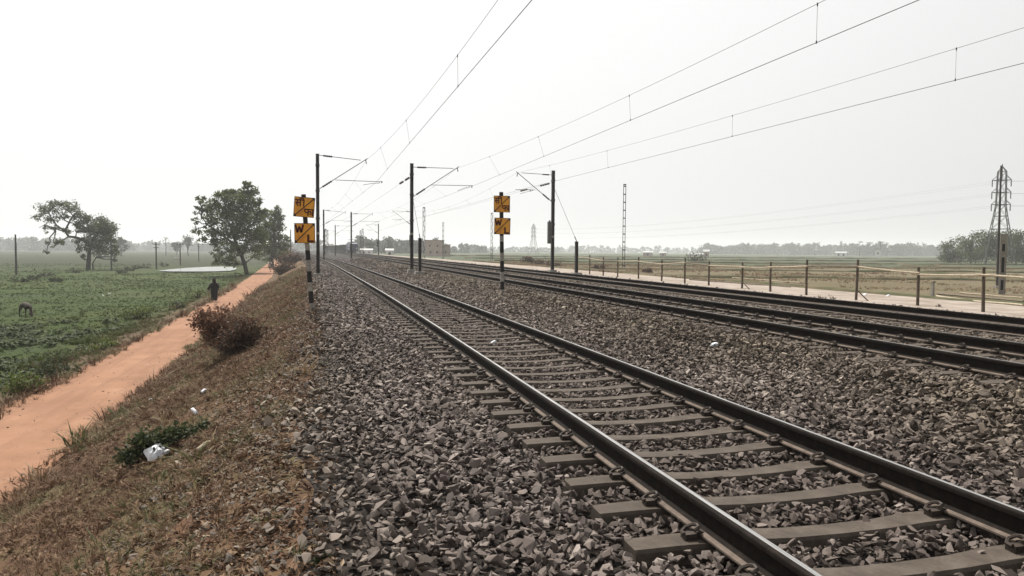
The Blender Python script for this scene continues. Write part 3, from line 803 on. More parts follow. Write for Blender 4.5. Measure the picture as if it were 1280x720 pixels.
def stub(label, x, t, top, guy_to):
    zb = gz(x, t) - .05; r = thing('anchor_post', label, 'post', (x, t, zb), 0, 'short anchor posts')
    h = top - zb; p = M()
    for sx in (-1, 1): p.box((sx * .085, 0, h / 2), (.02, .2, h))
    p.box((0, .02, h / 2), (.16, .02, h)); p.box((0, 0, h - .02), (.22, .22, .03)); obj('post', p, MAT['mast'], r)
    q = M(); q.box((0, 0, .1), (.7, .7, .3), taper=.85); obj('footing', q, MAT['conc'], r)
    g = M(); a = Vector((0, 0, h + .02)); b = Vector(guy_to) - Vector((x, t, zb))
    g.tube([a, a.lerp(b, .08)], .035, 6); g.tube([a, b], .014, 5); obj('guy_rod', g, MAT['wire'], r); return r
stub('short dark stub post close right of the mid picture mast', 6.12, 47, 2.46, (6.02, 50.1, 5.3))
stub('short dark stub post at the left end of the bamboo fence', 16.95, 47.6, 2.36, (16.68, 51.9, 6.35))

def wire_thing(label, pts_contact, pts_cat, drops, r1=.0078, r2=.0054):
    root = thing('overhead_wire', label, 'overhead wire', (0, 0, 0), 0, 'overhead wires')
    a = M(); a.tube(pts_contact, r1, 5); obj('contact_wire', a, MAT['wire'], root)
    b = M(); b.tube(pts_cat, r2, 5); obj('catenary_wire', b, MAT['wire'], root)
    for p, q in drops:
        d = M(); d.tube([p, q], .0042, 4); d.tube([Vector(q) - Vector((0, 0, .05)), Vector(q) + Vector((0, 0, .02))], .014, 5)
        d.tube([Vector(p) - Vector((0, 0, .02)), Vector(p) + Vector((0, 0, .04))], .014, 5)
        obj('dropper', d, MAT['wire'], root)
    return root
def ohe(label, A, Mt, catm, mid_t, mid_dz, tlow, drop_t, far):
    """A, Mt: two points of the contact wire; catm: catenary at the mast; far: (t, x_contact, x_cat) at the next masts"""
    A = np.array(A, float); Mt = np.array(Mt, float)
    def con(t):
        k = (t - A[1]) / (Mt[1] - A[1]); return A + (Mt - A) * k
    tm = Mt[1]
    def cat(t):
        c = con(t); u = (t - tlow) / (tm - tlow); dz = mid_dz + (catm[2] - Mt[2] - mid_dz) * u * u
        x = c[0] + (catm[0] - Mt[0]) * np.clip(u, 0, 1) ** 2; return np.array([x, t, c[2] + dz])
    pc = [tuple(con(-12.)), tuple(con(A[1])), tuple(Mt)]
    pk = [tuple(cat(t)) for t in np.linspace(-12, tm, 30)]
    prev = (tm, Mt[0], catm[0])
    for (t, xc, xk) in far:
        pc.append((xc, t, Mt[2]))
        for s in np.linspace(.1, 1, 10):
            tt = prev[0] + (t - prev[0]) * s; z = catm[2] - 4 * .95 * s * (1 - s)
            pk.append((prev[2] + (xk - prev[2]) * s, tt, z))
        prev = (t, xc, xk)
    dr = [(tuple(con(t)), tuple(cat(t))) for t in drop_t]
    p0 = (tm, Mt[0], catm[0])
    for (t, xc, xk) in far[:1]:
        for s in (.15, .32, .5, .68, .85):
            tt = p0[0] + (t - p0[0]) * s
            dr.append(((p0[1] + (xc - p0[1]) * s, tt, Mt[2]), (p0[2] + (xk - p0[2]) * s, tt, catm[2] - 4 * .95 * s * (1 - s))))
        p0 = (t, xc, xk)
    return wire_thing(label, pc, pk, dr)
ohe('pair of wires over the near track, rising steepest to the top middle', (3.36, 11.75, 5.8), (3.5, 49, 6.09), (2.85, 49, 7.5), 14, .77, 13.5,
    (-6, 3, 10.5, 18.6, 29.5, 40), [(110, 1.2, .6), (170, -1.2, -1.6), (230, -4.2, -4.4)])
ohe('overhead wire over the middle track, pair of wires leaving the top edge right of centre', (10.06, 10.77, 6.1), (10.15, 50.2, 6.13), (9.10, 50.2, 7.34), 14, .80, 15,
    (-4, 5, 13.5, 23.1, 33.1, 42), [(114.5, 8.7, 7.6), (180, 7.6, 6.6), (245, 8, 7.5)])
ohe('overhead wire over the far track, lowest pair of wires leaving the right edge', (15.12, 13.21, 5.95), (14.15, 52, 6.16), (13.84, 52, 7.37), 18, .76, 20,
    (-3, 5.5, 14.9, 24.6, 36.1, 45), [(108, 13.3, 13.2), (178, 13.4, 13.3), (245, 13.3, 13.3)])
# anchored wire that ends on mast 3 and the one on mast 2
def anchor_wire(label, pts, insul):
    root = thing('anchor_wire', label, 'overhead wire', (0, 0, 0), 0, 'anchored wires')
    a = M(); a.tube(pts, .007, 5); obj('wire', a, MAT['wire'], root)
    for p, q in insul:
        i = M(); insulator(i, p, q, .085, 4); obj('insulator', i, MAT['insul'], root)
A3 = Vector((16.5, 51.9, 6.72)); B3 = Vector((13.9, 110, 6.45)); C3 = Vector((13.4, 180, 6.3))
anchor_wire('slanting wire that ends with black insulators on the mast beside the weight box', [A3, A3.lerp(B3, .5) - Vector((0, 0, .15)), B3, C3],
            [(A3.lerp(B3, .01), A3.lerp(B3, .045)), (A3.lerp(B3, .10), A3.lerp(B3, .13)), (A3.lerp(B3, .22), A3.lerp(B3, .27))])
A2 = Vector((5.9, 50.3, 6.66)); B2 = Vector((3.0, 115, 6.0))
anchor_wire('short wire with two black insulators hanging left from the mid picture mast', [A2, A2.lerp(B2, .5) - Vector((0, 0, .2)), B2],
            [(A2.lerp(B2, .008), A2.lerp(B2, .035)), (A2.lerp(B2, .05), A2.lerp(B2, .075))])

# ------------------------------------------------------------------ warning boards
MAT['board'] = mat_noise('board_orange', (.84, .37, .035), (.90, .42, .05), 5, .55, spec=.3, c3=(.70, .29, .04), s3=3)
MAT['letter'] = mat_noise('board_letter', (.06, .008, .006), (.09, .013, .009), 9, .6)
MAT['black'] = mat_noise('black_paint', (.012, .010, .010), (.022, .019, .018), 8, .6)
def text_mesh(body, size, bold=.02):
    cu = bpy.data.curves.new('text', 'FONT'); cu.body = body; cu.size = size; cu.extrude = .004; cu.offset = bold
    cu.align_x = 'CENTER'; cu.align_y = 'CENTER'; cu.resolution_u = 3
    o = bpy.data.objects.new('text', cu); C.objects.link(o)
    dg = bpy.context.evaluated_depsgraph_get(); me = bpy.data.meshes.new_from_object(o.evaluated_get(dg))
    bpy.data.objects.remove(o); bpy.data.curves.remove(cu)
    me.materials.clear(); me.materials.append(MAT['letter']); return me
def letter_part(name, me, parent, x, z, hgt):
    """scales lettering to a given height, standing up facing the camera side (-y)"""
    v = np.array([p.co[:] for p in me.vertices])
    mn, mxv = v.min(0), v.max(0); s = hgt / (mxv[1] - mn[1]); c = (mn + mxv) / 2
    w = np.stack([(v[:, 0] - c[0]) * s, -(v[:, 2]) - .013, (v[:, 1] - c[1]) * s], 1)
    for p, q in zip(me.vertices, w): p.co = q
    me.update(); o = inst(name, me, parent, (x, 0, z)); return o
def W_strokes(w, h, th):
    m = M()
    pts = [(-w / 2, h / 2), (-w / 4, -h / 2), (0, h / 2 * .55), (w / 4, -h / 2), (w / 2, h / 2)]
    for a, b in zip(pts, pts[1:]): m.stroke((a[0], -.014, a[1]), (b[0], -.014, b[1]), th, .006)
    return m
def L_strokes(w, h, th):
    m = M(); m.box((-w / 2 + th / 2, -.014, 0), (th, .006, h)); m.box((th / 2, -.014, -h / 2 + th / 2), (w - th, .006, th)); return m
def hindi_strokes(parts, th):
    m = M()
    for i, st in enumerate(parts):
        y = -.0145 - i * .0006
        for a, b in zip(st, st[1:]): m.stroke((a[0], y, a[1]), (b[0], y, b[1]), th, .006)
    return m
def board(root, x, z, tilt, kind):
    b = M(); b.box((0, 0, 0), (.60, .014, .60)); o = obj('board', b, MAT['board'], root)
    o.location = (x, -.052, z); o.rotation_euler = (0, tilt, 0)
    f = M()
    for s in (-1, 1): f.box((s * .293, -.0115, 0), (.013, .008, .598)); f.box((0, -.0115, s * .293), (.572, .008, .013))
    f.stroke((-.285, -.0115, -.285), (.285, -.0115, .285), .026, .008)
    for sx, sz in ((1, 1), (-1, -1)): f.add([(sx * .286, -.0135, sz * .286), (sx * .20, -.0135, sz * .286), (sx * .286, -.0135, sz * .20)], [(0, 1, 2) if sx * sz < 0 else (0, 2, 1), ])
    obj('border', f, MAT['black'], o)
    if kind == 'W':
        q = obj('letter_w', W_strokes(.225, .235, .056), MAT['letter'], o); q.location = (-.155, 0, .14)
        q = obj('letter_l', L_strokes(.19, .235, .06), MAT['letter'], o); q.location = (.165, 0, -.155)
    else:
        # the two Devanagari letters, drawn as strokes: the first with its long vowel hook, the second with its bar
        a = [[(-.14, .075), (.14, .075)], [(.02, .075), (.02, -.115)], [(.12, .075), (.12, -.115)],
             [(-.095, .075), (-.06, .055), (-.052, .022), (-.08, -.004), (-.12, -.01)], [(-.105, -.008), (-.035, -.112)], [(-.075, -.008), (.02, -.008)],
             [(.12, .075), (.105, .12), (.06, .135), (.01, .12), (-.01, .08)]]
        q = obj('letter_first', hindi_strokes(a, .034), MAT['letter'], o); q.location = (-.14, 0, .13)
        c = [[(-.14, .09), (.14, .09)], [(-.02, .09), (-.02, -.10)], [(.115, .09), (.115, -.10)],
             [(-.115, .09), (-.12, .03), (-.09, -.01), (-.02, .0)], [(-.02, .0), (.03, .035), (.065, .02), (.065, -.04), (.04, -.07)]]
        q = obj('letter_second', hindi_strokes(c, .034), MAT['letter'], o); q.location = (.14, 0, -.15)
    return o
def sign(label, base, top, boards, bands, t):
    bx_, tx = base, top
    root = thing('whistle_board', label, 'sign', (bx_[0], t, bx_[1]), 0, 'orange warning boards')
    ax = lambda z: (tx[0] - bx_[0]) * (z - bx_[1]) / (tx[1] - bx_[1])
    zs = [bx_[1] - .15] + bands + [tx[1]]
    for i, (z0, z1) in enumerate(zip(zs, zs[1:])):
        m = M(); m.stroke((ax(z0), 0, z0 - bx_[1]), (ax(z1), 0, z1 - bx_[1]), .135, .07)
        obj('post_band', m, MAT['pale'] if i % 2 == 0 else MAT['black'], root)
    for (x, z, tilt, k) in boards: board(root, x - bx_[0], z - bx_[1], tilt, k)
    return root
def zof(px, py, t): return float(at_t(px, py, t)[2])
bl = [zof(389, y, 23) for y in (379, 364, 353, 339, 325, 313, 305, 276, 271.5, 247.5)]
sign('left pair of orange warning boards on a leaning banded post beside the ballast', (-.28, -.16), (-.505, 3.34),
     [(-.485, 2.955, .07, 'H'), (-.475, 2.175, -.01, 'W')], bl[:6] + [zof(384, 304, 23)], 23)
br_ = [zof(628, y, 26) for y in (362, 352, 340, 326, 316, 302, 272, 266)]
sign('right pair of orange warning boards on a post standing between the near and middle tracks', (6.41, .02), (6.34, 3.82),
     [(6.355, 3.385, 0, 'H'), (6.375, 2.585, .02, 'W')], br_[:6] + [zof(628, 295, 26)], 26)

# ------------------------------------------------------------------ bamboo fence and poles
MAT['bamboo'] = mat_noise('fence_post_wood', (.050, .036, .026), (.10, .075, .055), 9, .85)
MAT['bamboo2'] = mat_noise('dry_bamboo', (.26, .215, .15), (.40, .34, .25), 7, .75)
MAT['bamboo3'] = mat_noise('old_bamboo', (.10, .08, .055), (.17, .135, .095), 7, .8)
fence = thing('bamboo_fence', 'long fence of dark bamboo posts and a pale pole rail along the sandy strip', 'fence', (22.3, 20.4, gz(22.3, 20.4)))
FP = [(1229, 390, 334, .3), (1147, 382, 334, .1), (1070, 375, 324.5, -.5), (1008, 369, 324.5, .1), (963, 364.5, 327.5, .1), (927.5, 360.5, 328, .0), (886, 356, 326.5, .0),
      (856, 354, 322.5, .0), (827, 351, 325, -.1), (798, 348, 321.5, 0), (772, 346, 322, 0), (754, 344.5, 321.5, 0), (737, 342, 318.5, .2), (722, 340, 317, 0)]
fo = Vector(fence.location); rr = random.Random(3); tops = []
FX = [(34, 9.5), (22.3, 12.6), (22.3, 16.4)]
pp = [(22.25, 13.5, 1.5, 0), (22.25, 17.0, 1.5, .03)]
for px, yb, yt, ln in FP:
    x, t, _ = at(px, yb); x = min(max(x, 21.9), 23.0)
    q = at_x(px, yb, x); t = float(q[1]); z = gz(x, t); zt = float(at_x(px, yt, x)[2])
    pp.append((x, t, zt - z, ln))
for (x, t, h, ln) in pp:
    z = gz(x, t); b = Vector((x, t, z - .1)) - fo; tp = Vector((x + ln * .12, t + ln * .25, z + h)) - fo
    m = M(); mid = b.lerp(tp, .5) + Vector((rr.uniform(-.02, .02), 0, 0)); m.tube([b, mid, tp], [.06, .057, .052], 7); obj('fence_post', m, MAT['bamboo'], fence)
    tops.append((b, tp))
for i in range(len(tops) - 1):
    (b0, t0), (b1, t1) = tops[i], tops[i + 1]
    f0 = rr.uniform(.82, .85); f1 = rr.uniform(.82, .85)
    a = b0.lerp(t0, f0) + Vector((-.06, -.12, rr.uniform(-.02, .02))); c = b1.lerp(t1, f1) + Vector((-.06, .25, rr.uniform(-.02, .02)))
    m = M(); n = 7; pts = []; rd = []
    for k in range(n):
        s = k / (n - 1); pts.append(a.lerp(c, s) + Vector((0, 0, -.018 * math.sin(s * 3.14) + rr.uniform(-.007, .007)))); rd.append(.045 - .012 * s + (.004 if k % 2 else 0))
    m.tube(pts, rd, 6); obj('fence_rail', m, MAT['bamboo2'] if i % 4 else MAT['bamboo3'], fence)
# a few broken lower rails
for i in (9, 10, 11, 12, 13):
    (b0, t0), (b1, t1) = tops[i], tops[i + 1]; a = b0.lerp(t0, .38) + Vector((-.06, 0, 0)); c = b1.lerp(t1, .36) + Vector((-.06, .1, 0))
    m = M(); m.tube([a, a.lerp(c, .5) + Vector((0, 0, -.04)), c], .022, 5); obj('lower_rail', m, MAT['bamboo3'], fence)
# braces
for i, s in ((4, -1), (7, -1)):
    b, tp = tops[i]; m = M(); m.tube([b + Vector((.0, -.75, .1)), b.lerp(tp, .30)], .03, 5); obj('fence_brace', m, MAT['bamboo'], fence)
def pole_on_ground(label, a, b, r, mat, lift):
    A = at(*a); B_ = at(*b); v = Vector(B_) - Vector(A); rt = thing('bamboo_pole', label, 'pole', A, 0, 'bamboo poles lying by the fence')
    m = M(); pts = []; rd = []
    for k in range(9):
        s = k / 8; p = Vector(A).lerp(Vector(B_), s); pts.append((p - Vector(A)) * 1 + Vector((0, 0, gz(p.x, p.y) - p.z * 0 - A[2] + lift - (p.z - A[2]) * 0)) - Vector((0, 0, p.z - A[2]))); rd.append(r * (1.1 - .3 * s))
    m.tube(pts, rd, 6); me = m.mesh('bamboo_pole', mat)
    C.objects.unlink(rt); bpy.data.objects.remove(rt)
    o = obj('bamboo_pole', me, mat); o.location = A; tag(o, label, 'pole', 'bamboo poles lying by the fence'); return o
pole_on_ground('upper dark bamboo pole lying on the brown field at the right edge', (1172, 369), (1279, 379), .07, MAT['bamboo3'], .10)
pole_on_ground('lower pale bamboo pole lying on the field edge at the right edge', (1171, 371.5), (1279, 383), .06, MAT['bamboo2'], .06)
pole_on_ground('thin pale bamboo pole lying farthest back at the right edge', (1200, 367), (1279, 373.5), .045, MAT['bamboo2'], .06)
pole_on_ground('long bamboo pole lying by the fence mid field, upper of three', (896, 346), (1000, 354), .05, MAT['bamboo2'], .06)
pole_on_ground('long dark bamboo pole lying by the fence mid field, middle of three', (868, 347.5), (1004, 357.5), .06, MAT['bamboo3'], .06)
pole_on_ground('long dark bamboo pole lying by the fence mid field, lowest of three', (862, 350), (988, 359.5), .05, MAT['bamboo3'], .05)

# ------------------------------------------------------------------ lattice posts, poles, pylons
MAT['galv'] = mat_noise('galvanised_steel', (.040, .040, .039), (.065, .065, .062), 3, .6)
def lattice_post(label, px, yt, yb, t, wd=.45, rung=1.25, zig=False):
    q = at_t(px, yt, t); x = float(q[0]); zb = gz(x, t) - .05; h = float(q[2]) - zb
    r = thing('lattice_post', label, 'lattice post', (x, t, zb), -math.atan2(x, t), 'lattice posts beside the line')
    m = M()
    for s in (-1, 1): m.box((s * (wd / 2 - .05), 0, h / 2), (.10, .14, h))
    obj('upright', m, MAT['mast'], r)
    g = M(); z = .4; k = 0
    while z < h - .1:
        if zig: g.stroke((-(wd / 2 - .05) * (1 if k % 2 else -1), -.02, z), ((wd / 2 - .05) * (1 if k % 2 else -1), -.02, min(z + rung, h)), .09, .03)
        else: g.box((0, 0, z), (wd - .2, .10, .18))
        z += rung; k += 1
    g.box((0, 0, h - .1), (wd - .2, .1, .2))
    obj('cross_bars', g, MAT['mast'], r); return r
lattice_post('tall dark ladder like post standing alone in the right field', 781, 230, 332, 108)
lattice_post('zigzag lattice post just left of the right warning sign', 615, 266, 325, 175, .55, .85, True)
lattice_post('lattice post left of the pinkish building, right of the mid picture mast', 530, 259, 319, 150, .5, 1.0, True)
lattice_post('slim post at the right corner of the pinkish building', 554, 278, 318, 190, .42, 1.4)
lattice_post('thin lattice post right of the train, taller of a close pair', 453.3, 286, 317, 200, .45, 1.3, True)
lattice_post('thin lattice post right of the train, shorter of a close pair', 450.6, 288, 317, 205, .4, 1.3, True)
lattice_post('pale thin post beside the tall mast bottom at the train tail', 407, 286, 318, 190, .4, 1.3, True)
lattice_post('faint pale post between the left train masts', 409.5, 288, 318, 230, .4, 1.3, True)

def pylon(label, x, t, top, scale_h):
    zb = gz(x, t) - .2
    r = thing('pylon', label, 'pylon', (x, t, zb), -math.atan2(x, t) + .12, 'power pylons')
    H = 27.0; zs = [0, 5.5, 10.0, 13.5, 16.5, 19.8, 23.1, 25.6]; ws = [3.6, 2.75, 2.05, 1.5, 1.1, 1.05, 1.0, .95]
    legs = M()
    for sx in (-1, 1):
        for sy in (-1, 1):
            for (z0, w0), (z1, w1) in zip(zip(zs, ws), list(zip(zs, ws))[1:]):
                legs.bar((sx * w0, sy * w0, z0), (sx * w1, sy * w1, z1), .16)
            legs.bar((sx * .95, sy * .95, 25.6), (0, 0, H), .14)
    legs.bar((0, 0, 22.9), (0, 0, H + .6), .22)
    obj('leg', legs, MAT['galv'], r)
    br = M()
    for (z0, w0), (z1, w1) in zip(zip(zs, ws), list(zip(zs, ws))[1:]):
        zm, wm = (z0 + z1) / 2, (w0 + w1) / 2
        for q in range(4):
            c, s = [(1, 0), (0, 1), (-1, 0), (0, -1)][q]
            def P(u, z, w): return (c * w - s * u * w, s * w + c * u * w, z)
            br.bar(P(-1, z0, w0), P(1, z1, w1), .08); br.bar(P(1, z0, w0), P(-1, z1, w1), .08)
            br.bar(P(-1, z1, w1), P(1, z1, w1), .11)
    obj('bracing', br, MAT['galv'], r)
    for za in (16.6, 19.9, 23.2):
        a = M()
        for s in (-1, 1):
            for sy in (-.9, .9):
                a.bar((s * 1.05, sy, za), (s * 2.2, 0, za + .12), .15); a.bar((s * 1.0, sy, za + 1.3), (s * 2.2, 0, za + .14), .10)
        a.bar((-1.25, -.9, za), (1.25, -.9, za), .22)
        ar = obj('cross_arm', a, MAT['galv'], r)
        for s in (-1, 1):
            i = M(); insulator(i, (s * 2.15, 0, za + .1), (s * 2.15, 0, za - 1.7), .17, 6); obj('insulator_string', i, MAT['insul'], ar)
    return r
py1 = pylon('large grey lattice power pylon rising over the trees at the right edge', 178.6, 160, 26.1, 1)
py1.scale = (1, 1, (26.3 + 1.2) / 27.6)
py2 = copy_tree(py1); py2['label'] = 'small faint power pylon far off between the right sign and the weighted mast'
py2.location = (145.7, 500, gz(145.7, 500) - .2); py2.scale = (.85, .85, .82); py2.rotation_euler = (0, 0, .1)
pl = thing('power_line', 'faint sagging power wires strung from the large right pylon across the sky', 'power line', (0, 0, 0))
for s in (-1, 1):
    for za, zf in ((14.9, 12.6), (18.2, 15.4), (21.5, 18.1)):
        a = Vector((178.6 + s * 1.65, 160 - s * 1.35, za)); b = Vector((145.7 + s * 1.8, 500 + s * .2, zf - 1.0)); m = M(); pts = []
        for k in range(15):
            u = k / 14; pts.append(a.lerp(b, u) - Vector((0, 0, 4 * 7 * u * (1 - u) * .55)))
        m.tube(pts, .014, 4); obj('conductor', m, MAT['wire'], pl)
        m = M(); c = a + Vector((150, -190, 4)); pts = [a.lerp(c, k / 8) - Vector((0, 0, 4 * 4 * (k / 8) * (1 - k / 8))) for k in range(9)]
        m.tube(pts, .014, 4); obj('conductor', m, MAT['wire'], pl)
# dark slender pole in front of the pylon and the slotted concrete pole
q0 = at_t(1246.5, 357, 46); q1 = at_t(1251.5, 207, 46)
zb = gz(q0[0], 46) - .1
m = M(); m.tube([(0, 0, 0), (float(q1[0] - q0[0]) * .5, 0, (q1[2] - zb) * .5), (float(q1[0] - q0[0]), 0, float(q1[2] - zb))], [.10, .085, .06], 8)
dp = thing('steel_pole', 'slender dark pole rising in front of the large pylon at the right edge', 'pole', (float(q0[0]), 46, zb)); obj('shaft', m, MAT['mast'], dp)
m = M(); m.box((0, 0, .12), (.4, .4, .3), taper=.9); obj('footing', m, MAT['conc'], dp)
MAT['concpale'] = mat_noise('weathered_concrete', (.17, .155, .13), (.25, .23, .20), 5, .9, .2)
cx_, ct_, cz_ = at(1252, 368)
cp = thing('concrete_pole', 'pale concrete pole with three dark slots beside the slender dark pole', 'pole', (cx_, ct_, cz_ - .1), -math.atan2(cx_, ct_) + .05)
H = 3.85; m = M(); wo_ = .36
for s in (-1, 1): m.box((s * (wo_ / 2 - .05), 0, H / 2), (.10, .18, H))
sl_ = [(0, .36), (1.0, 1.46), (2.42, 2.78), (3.25, H)]
for a, b in sl_: m.box((0, 0, (a + b) / 2), (wo_ - .2, .17, b - a))
obj('shaft', m, MAT['concpale'], cp)
m = M()
for (a, b) in zip([q[1] for q in sl_], [q[0] for q in sl_[1:]]): m.box((0, .07, (a + b) / 2), (wo_ - .2, .02, b - a - .004))
obj('slot_shade', m, MAT['black'], cp)  # black sheets at the slot backs stand in for shade in the recesses
# small concrete marker post
x, t, z = at(1165.5, 370)
mp_ = thing('marker_post', 'stubby pale marker post with a dark cap at the edge of the brown field', 'post', (x, t, z), .1)
m = M(); m.box((0, 0, .38), (.17, .15, .82), taper=.8); obj('shaft', m, MAT['pale'], mp_)
m = M(); m.box((.02, 0, .83), (.24, .2, .10), taper=.7); obj('cap', m, MAT['bamboo3'], mp_)

MAT['polewood'] = mat_noise('pole_wood', (.045, .042, .038), (.085, .08, .072), 6, .85)
def field_pole(label, px, yt, yb, arms=True):
    x, t, z = at(px, yb); zt = float(at_t(px, yt, t)[2])
    r = thing('utility_pole', label, 'pole', (x, t, z - .15), 0, 'poles across the left field')
    m = M(); m.tube([(0, 0, 0), (0, 0, zt - z + .15)], [.17, .12], 7); obj('shaft', m, MAT['polewood'], r)
    if arms:
        h = zt - z; a = M(); a.box((0, -.15, h - .25), (1.5, .10, .12)); a.box((0, -.15, h - .95), (1.1, .10, .12))
        ar = obj('cross_arm', a, MAT['polewood'], r)
        for s in (-.65, 0, .65):
            i = M(); i.tube([(s, -.15, h - .2), (s, -.15, h + .02)], [.05, .035], 6); obj('insulator', i, MAT['insul'], ar)
field_pole('grey bare pole at the far left edge of the green field', 20.5, 293, 343, False)
field_pole('pole close right of the leaning field tree', 139.5, 299, 338, False)
field_pole('leftmost pole with a cross arm, left of the pond', 195.5, 303, 336)
field_pole('middle pole with a cross arm standing above the pond', 225.5, 303.5, 331.5)
field_pole('faint right pole with a cross arm, left of the big path tree', 248.5, 304, 327)
field_pole('thin pole against the sky just left of the left boards', 363.5, 287, 322, False)

# ------------------------------------------------------------------ trees
MAT['bark'] = mat_noise('tree_bark', (.035, .029, .023), (.065, .055, .044), 4, .9)
GREENS = [(0, (.034, .048, .012)), (.35, (.074, .100, .026)), (.7, (.125, .155, .043)), (1, (.19, .205, .070))]
MAT['leaf'] = mat_leaf('leaves', GREENS)
MAT['leafgrey'] = mat_leaf('leaves_grey_green', [(0, (.032, .040, .018)), (.4, (.066, .084, .034)), (.75, (.115, .138, .052)), (1, (.17, .185, .08))])
MAT['leafbrown'] = mat_leaf('leaves_brown', [(0, (.040, .024, .017)), (.4, (.080, .047, .033)), (.75, (.125, .075, .05)), (1, (.085, .085, .04))])
MAT['leafred'] = mat_leaf('leaves_reddish', [(0, (.085, .040, .026)), (.35, (.155, .080, .052)), (.7, (.26, .155, .105)), (1, (.38, .255, .19))])
MAT['leaffar'] = mat_leaf('leaves_far', [(0, (.030, .040, .022)), (.5, (.050, .062, .032)), (1, (.08, .092, .045))], trans=.1)

def leaves(clumps, size, seed, sub=7, jitter=.45):
    """clumps: (x,y,z, rx,ry,rz, count). Small four-cornered leaves gathered on twig-ends inside each clump."""
    g = np.random.default_rng(seed); P = []; T = []
    zs = [c[2] for c in clumps]; z0, z1 = min(zs), max(zs) + 1e-3
    for (cx, cy, cz, rx, ry, rz, n) in clumps:
        k = max(3, int(n / 26) if sub else 1)
        d = g.normal(size=(k, 3)); d /= np.linalg.norm(d, axis=1)[:, None]
        tw = d * (g.uniform(.25, 1, (k, 1)) ** .5) * np.array([rx, ry, rz]) + np.array([cx, cy, cz])
        tone = g.uniform(-.22, .22, k)
        w = g.integers(0, k, n); r = (rx + ry + rz) / 3 * jitter * .55
        p = tw[w] + g.normal(size=(n, 3)) * r * np.array([1, 1, .75])
        P.append(p); T.append(np.clip(.45 + tone[w] + g.normal(0, .16, n), 0, 1))
    P = np.concatenate(P); T = np.concatenate(T); n = len(P)
    a = g.normal(size=(n, 3)); a /= np.linalg.norm(a, axis=1)[:, None]
    b = g.normal(size=(n, 3)); b -= a * (a * b).sum(1)[:, None]; b /= np.linalg.norm(b, axis=1)[:, None]
    s = size * g.uniform(.6, 1.3, n)[:, None]
    V = np.stack([P - a * s, P + b * s * .5, P + a * s, P - b * s * .5], 1).reshape(-1, 3)
    return V, np.repeat(T, 4), n
def leaf_obj(name, clumps, size, seed, mat, parent=None, jitter=.45):
    V, T, n = leaves(clumps, size, seed, jitter=jitter)
    me = bpy.data.meshes.new(name); me.from_pydata(V.tolist(), [], [(4 * i, 4 * i + 1, 4 * i + 2, 4 * i + 3) for i in range(n)])
    at_ = me.attributes.new('tint', 'FLOAT', 'POINT'); at_.data.foreach_set('value', T.astype(np.float32))
    me.materials.append(mat); me.update()
    o = bpy.data.objects.new(name, me); C.objects.link(o)
    if parent is not None: o.parent = parent
    return o
def limb(m, r, a, b, r0, r1, n=6, wob=.06, depth=0, twigs=0):
    a = Vector(a); b = Vector(b); pts = [a]; rd = [r0]; Ln = (b - a).length
    for k in range(1, n):
        s = k / n; pts.append(a.lerp(b, s) + Vector((r.gauss(0, wob), r.gauss(0, wob), r.gauss(0, wob * .6))) * Ln); rd.append(r0 + (r1 - r0) * s)
    pts.append(b); rd.append(r1); m.tube(pts, rd, 6)
    for k in range(twigs):
        i = r.randint(n // 2, n); d = Vector((r.gauss(0, 1), r.gauss(0, 1), r.gauss(.3, .8))).normalized() * Ln * r.uniform(.25, .5)
        m.tube([pts[i], pts[i] + d * .5 + Vector((0, 0, .03 * Ln)), pts[i] + d], [r1 * .8, r1 * .5, r1 * .2], 4)
def photo_tree(label, px, py, clumps, limbs, trunk, mat, leaf, seed, cat='tree', name='tree', group=None, yb=None, tone=1):
    """clumps (px, py, radius px, count); limbs: polylines of (px, py, depth offset px), radius"""
    x, t, z = at(px, py); D = float(depth(x, t, z)); k = D / FPX
    r = thing(name, label, cat, (x, t, z - .1), -math.atan2(x, t), group)
    rr = random.Random(seed)
    def loc(u, v, dz=0): return Vector(((u - px) * k, dz * k, (py - v) * k + .1))
    m = M()
    for pts, ra, rb in limbs:
        P = [loc(*p) for p in pts]; n = len(P); m.tube(P, [ra * k + (rb - ra) * k * i / (n - 1) for i in range(n)], 7)
    # limbs towards every clump from the nearest limb point
    nodes_ = [loc(*p) for pts, ra, rb in limbs for p in pts[1:]]
    cl = []
    for c in clumps:
        u, v, rad, n = c[:4]; dz = c[4] if len(c) > 4 else rr.uniform(-.9, .9) * rad
        P = loc(u, v, dz); cl.append((P.x, P.y, P.z, rad * k, rad * k * 1.05, rad * k * .85, int(n * 1.2)))
        b = min(nodes_, key=lambda q: (q - P).length + (2 if q.z > P.z + rad * k else 0))
        limb(m, rr, b, P, .9 * k, .35 * k, 5, .05, twigs=5)
    obj('trunk', m, MAT['bark'], r)
    leaf_obj('crown', cl, leaf, seed, mat, r)
    return r
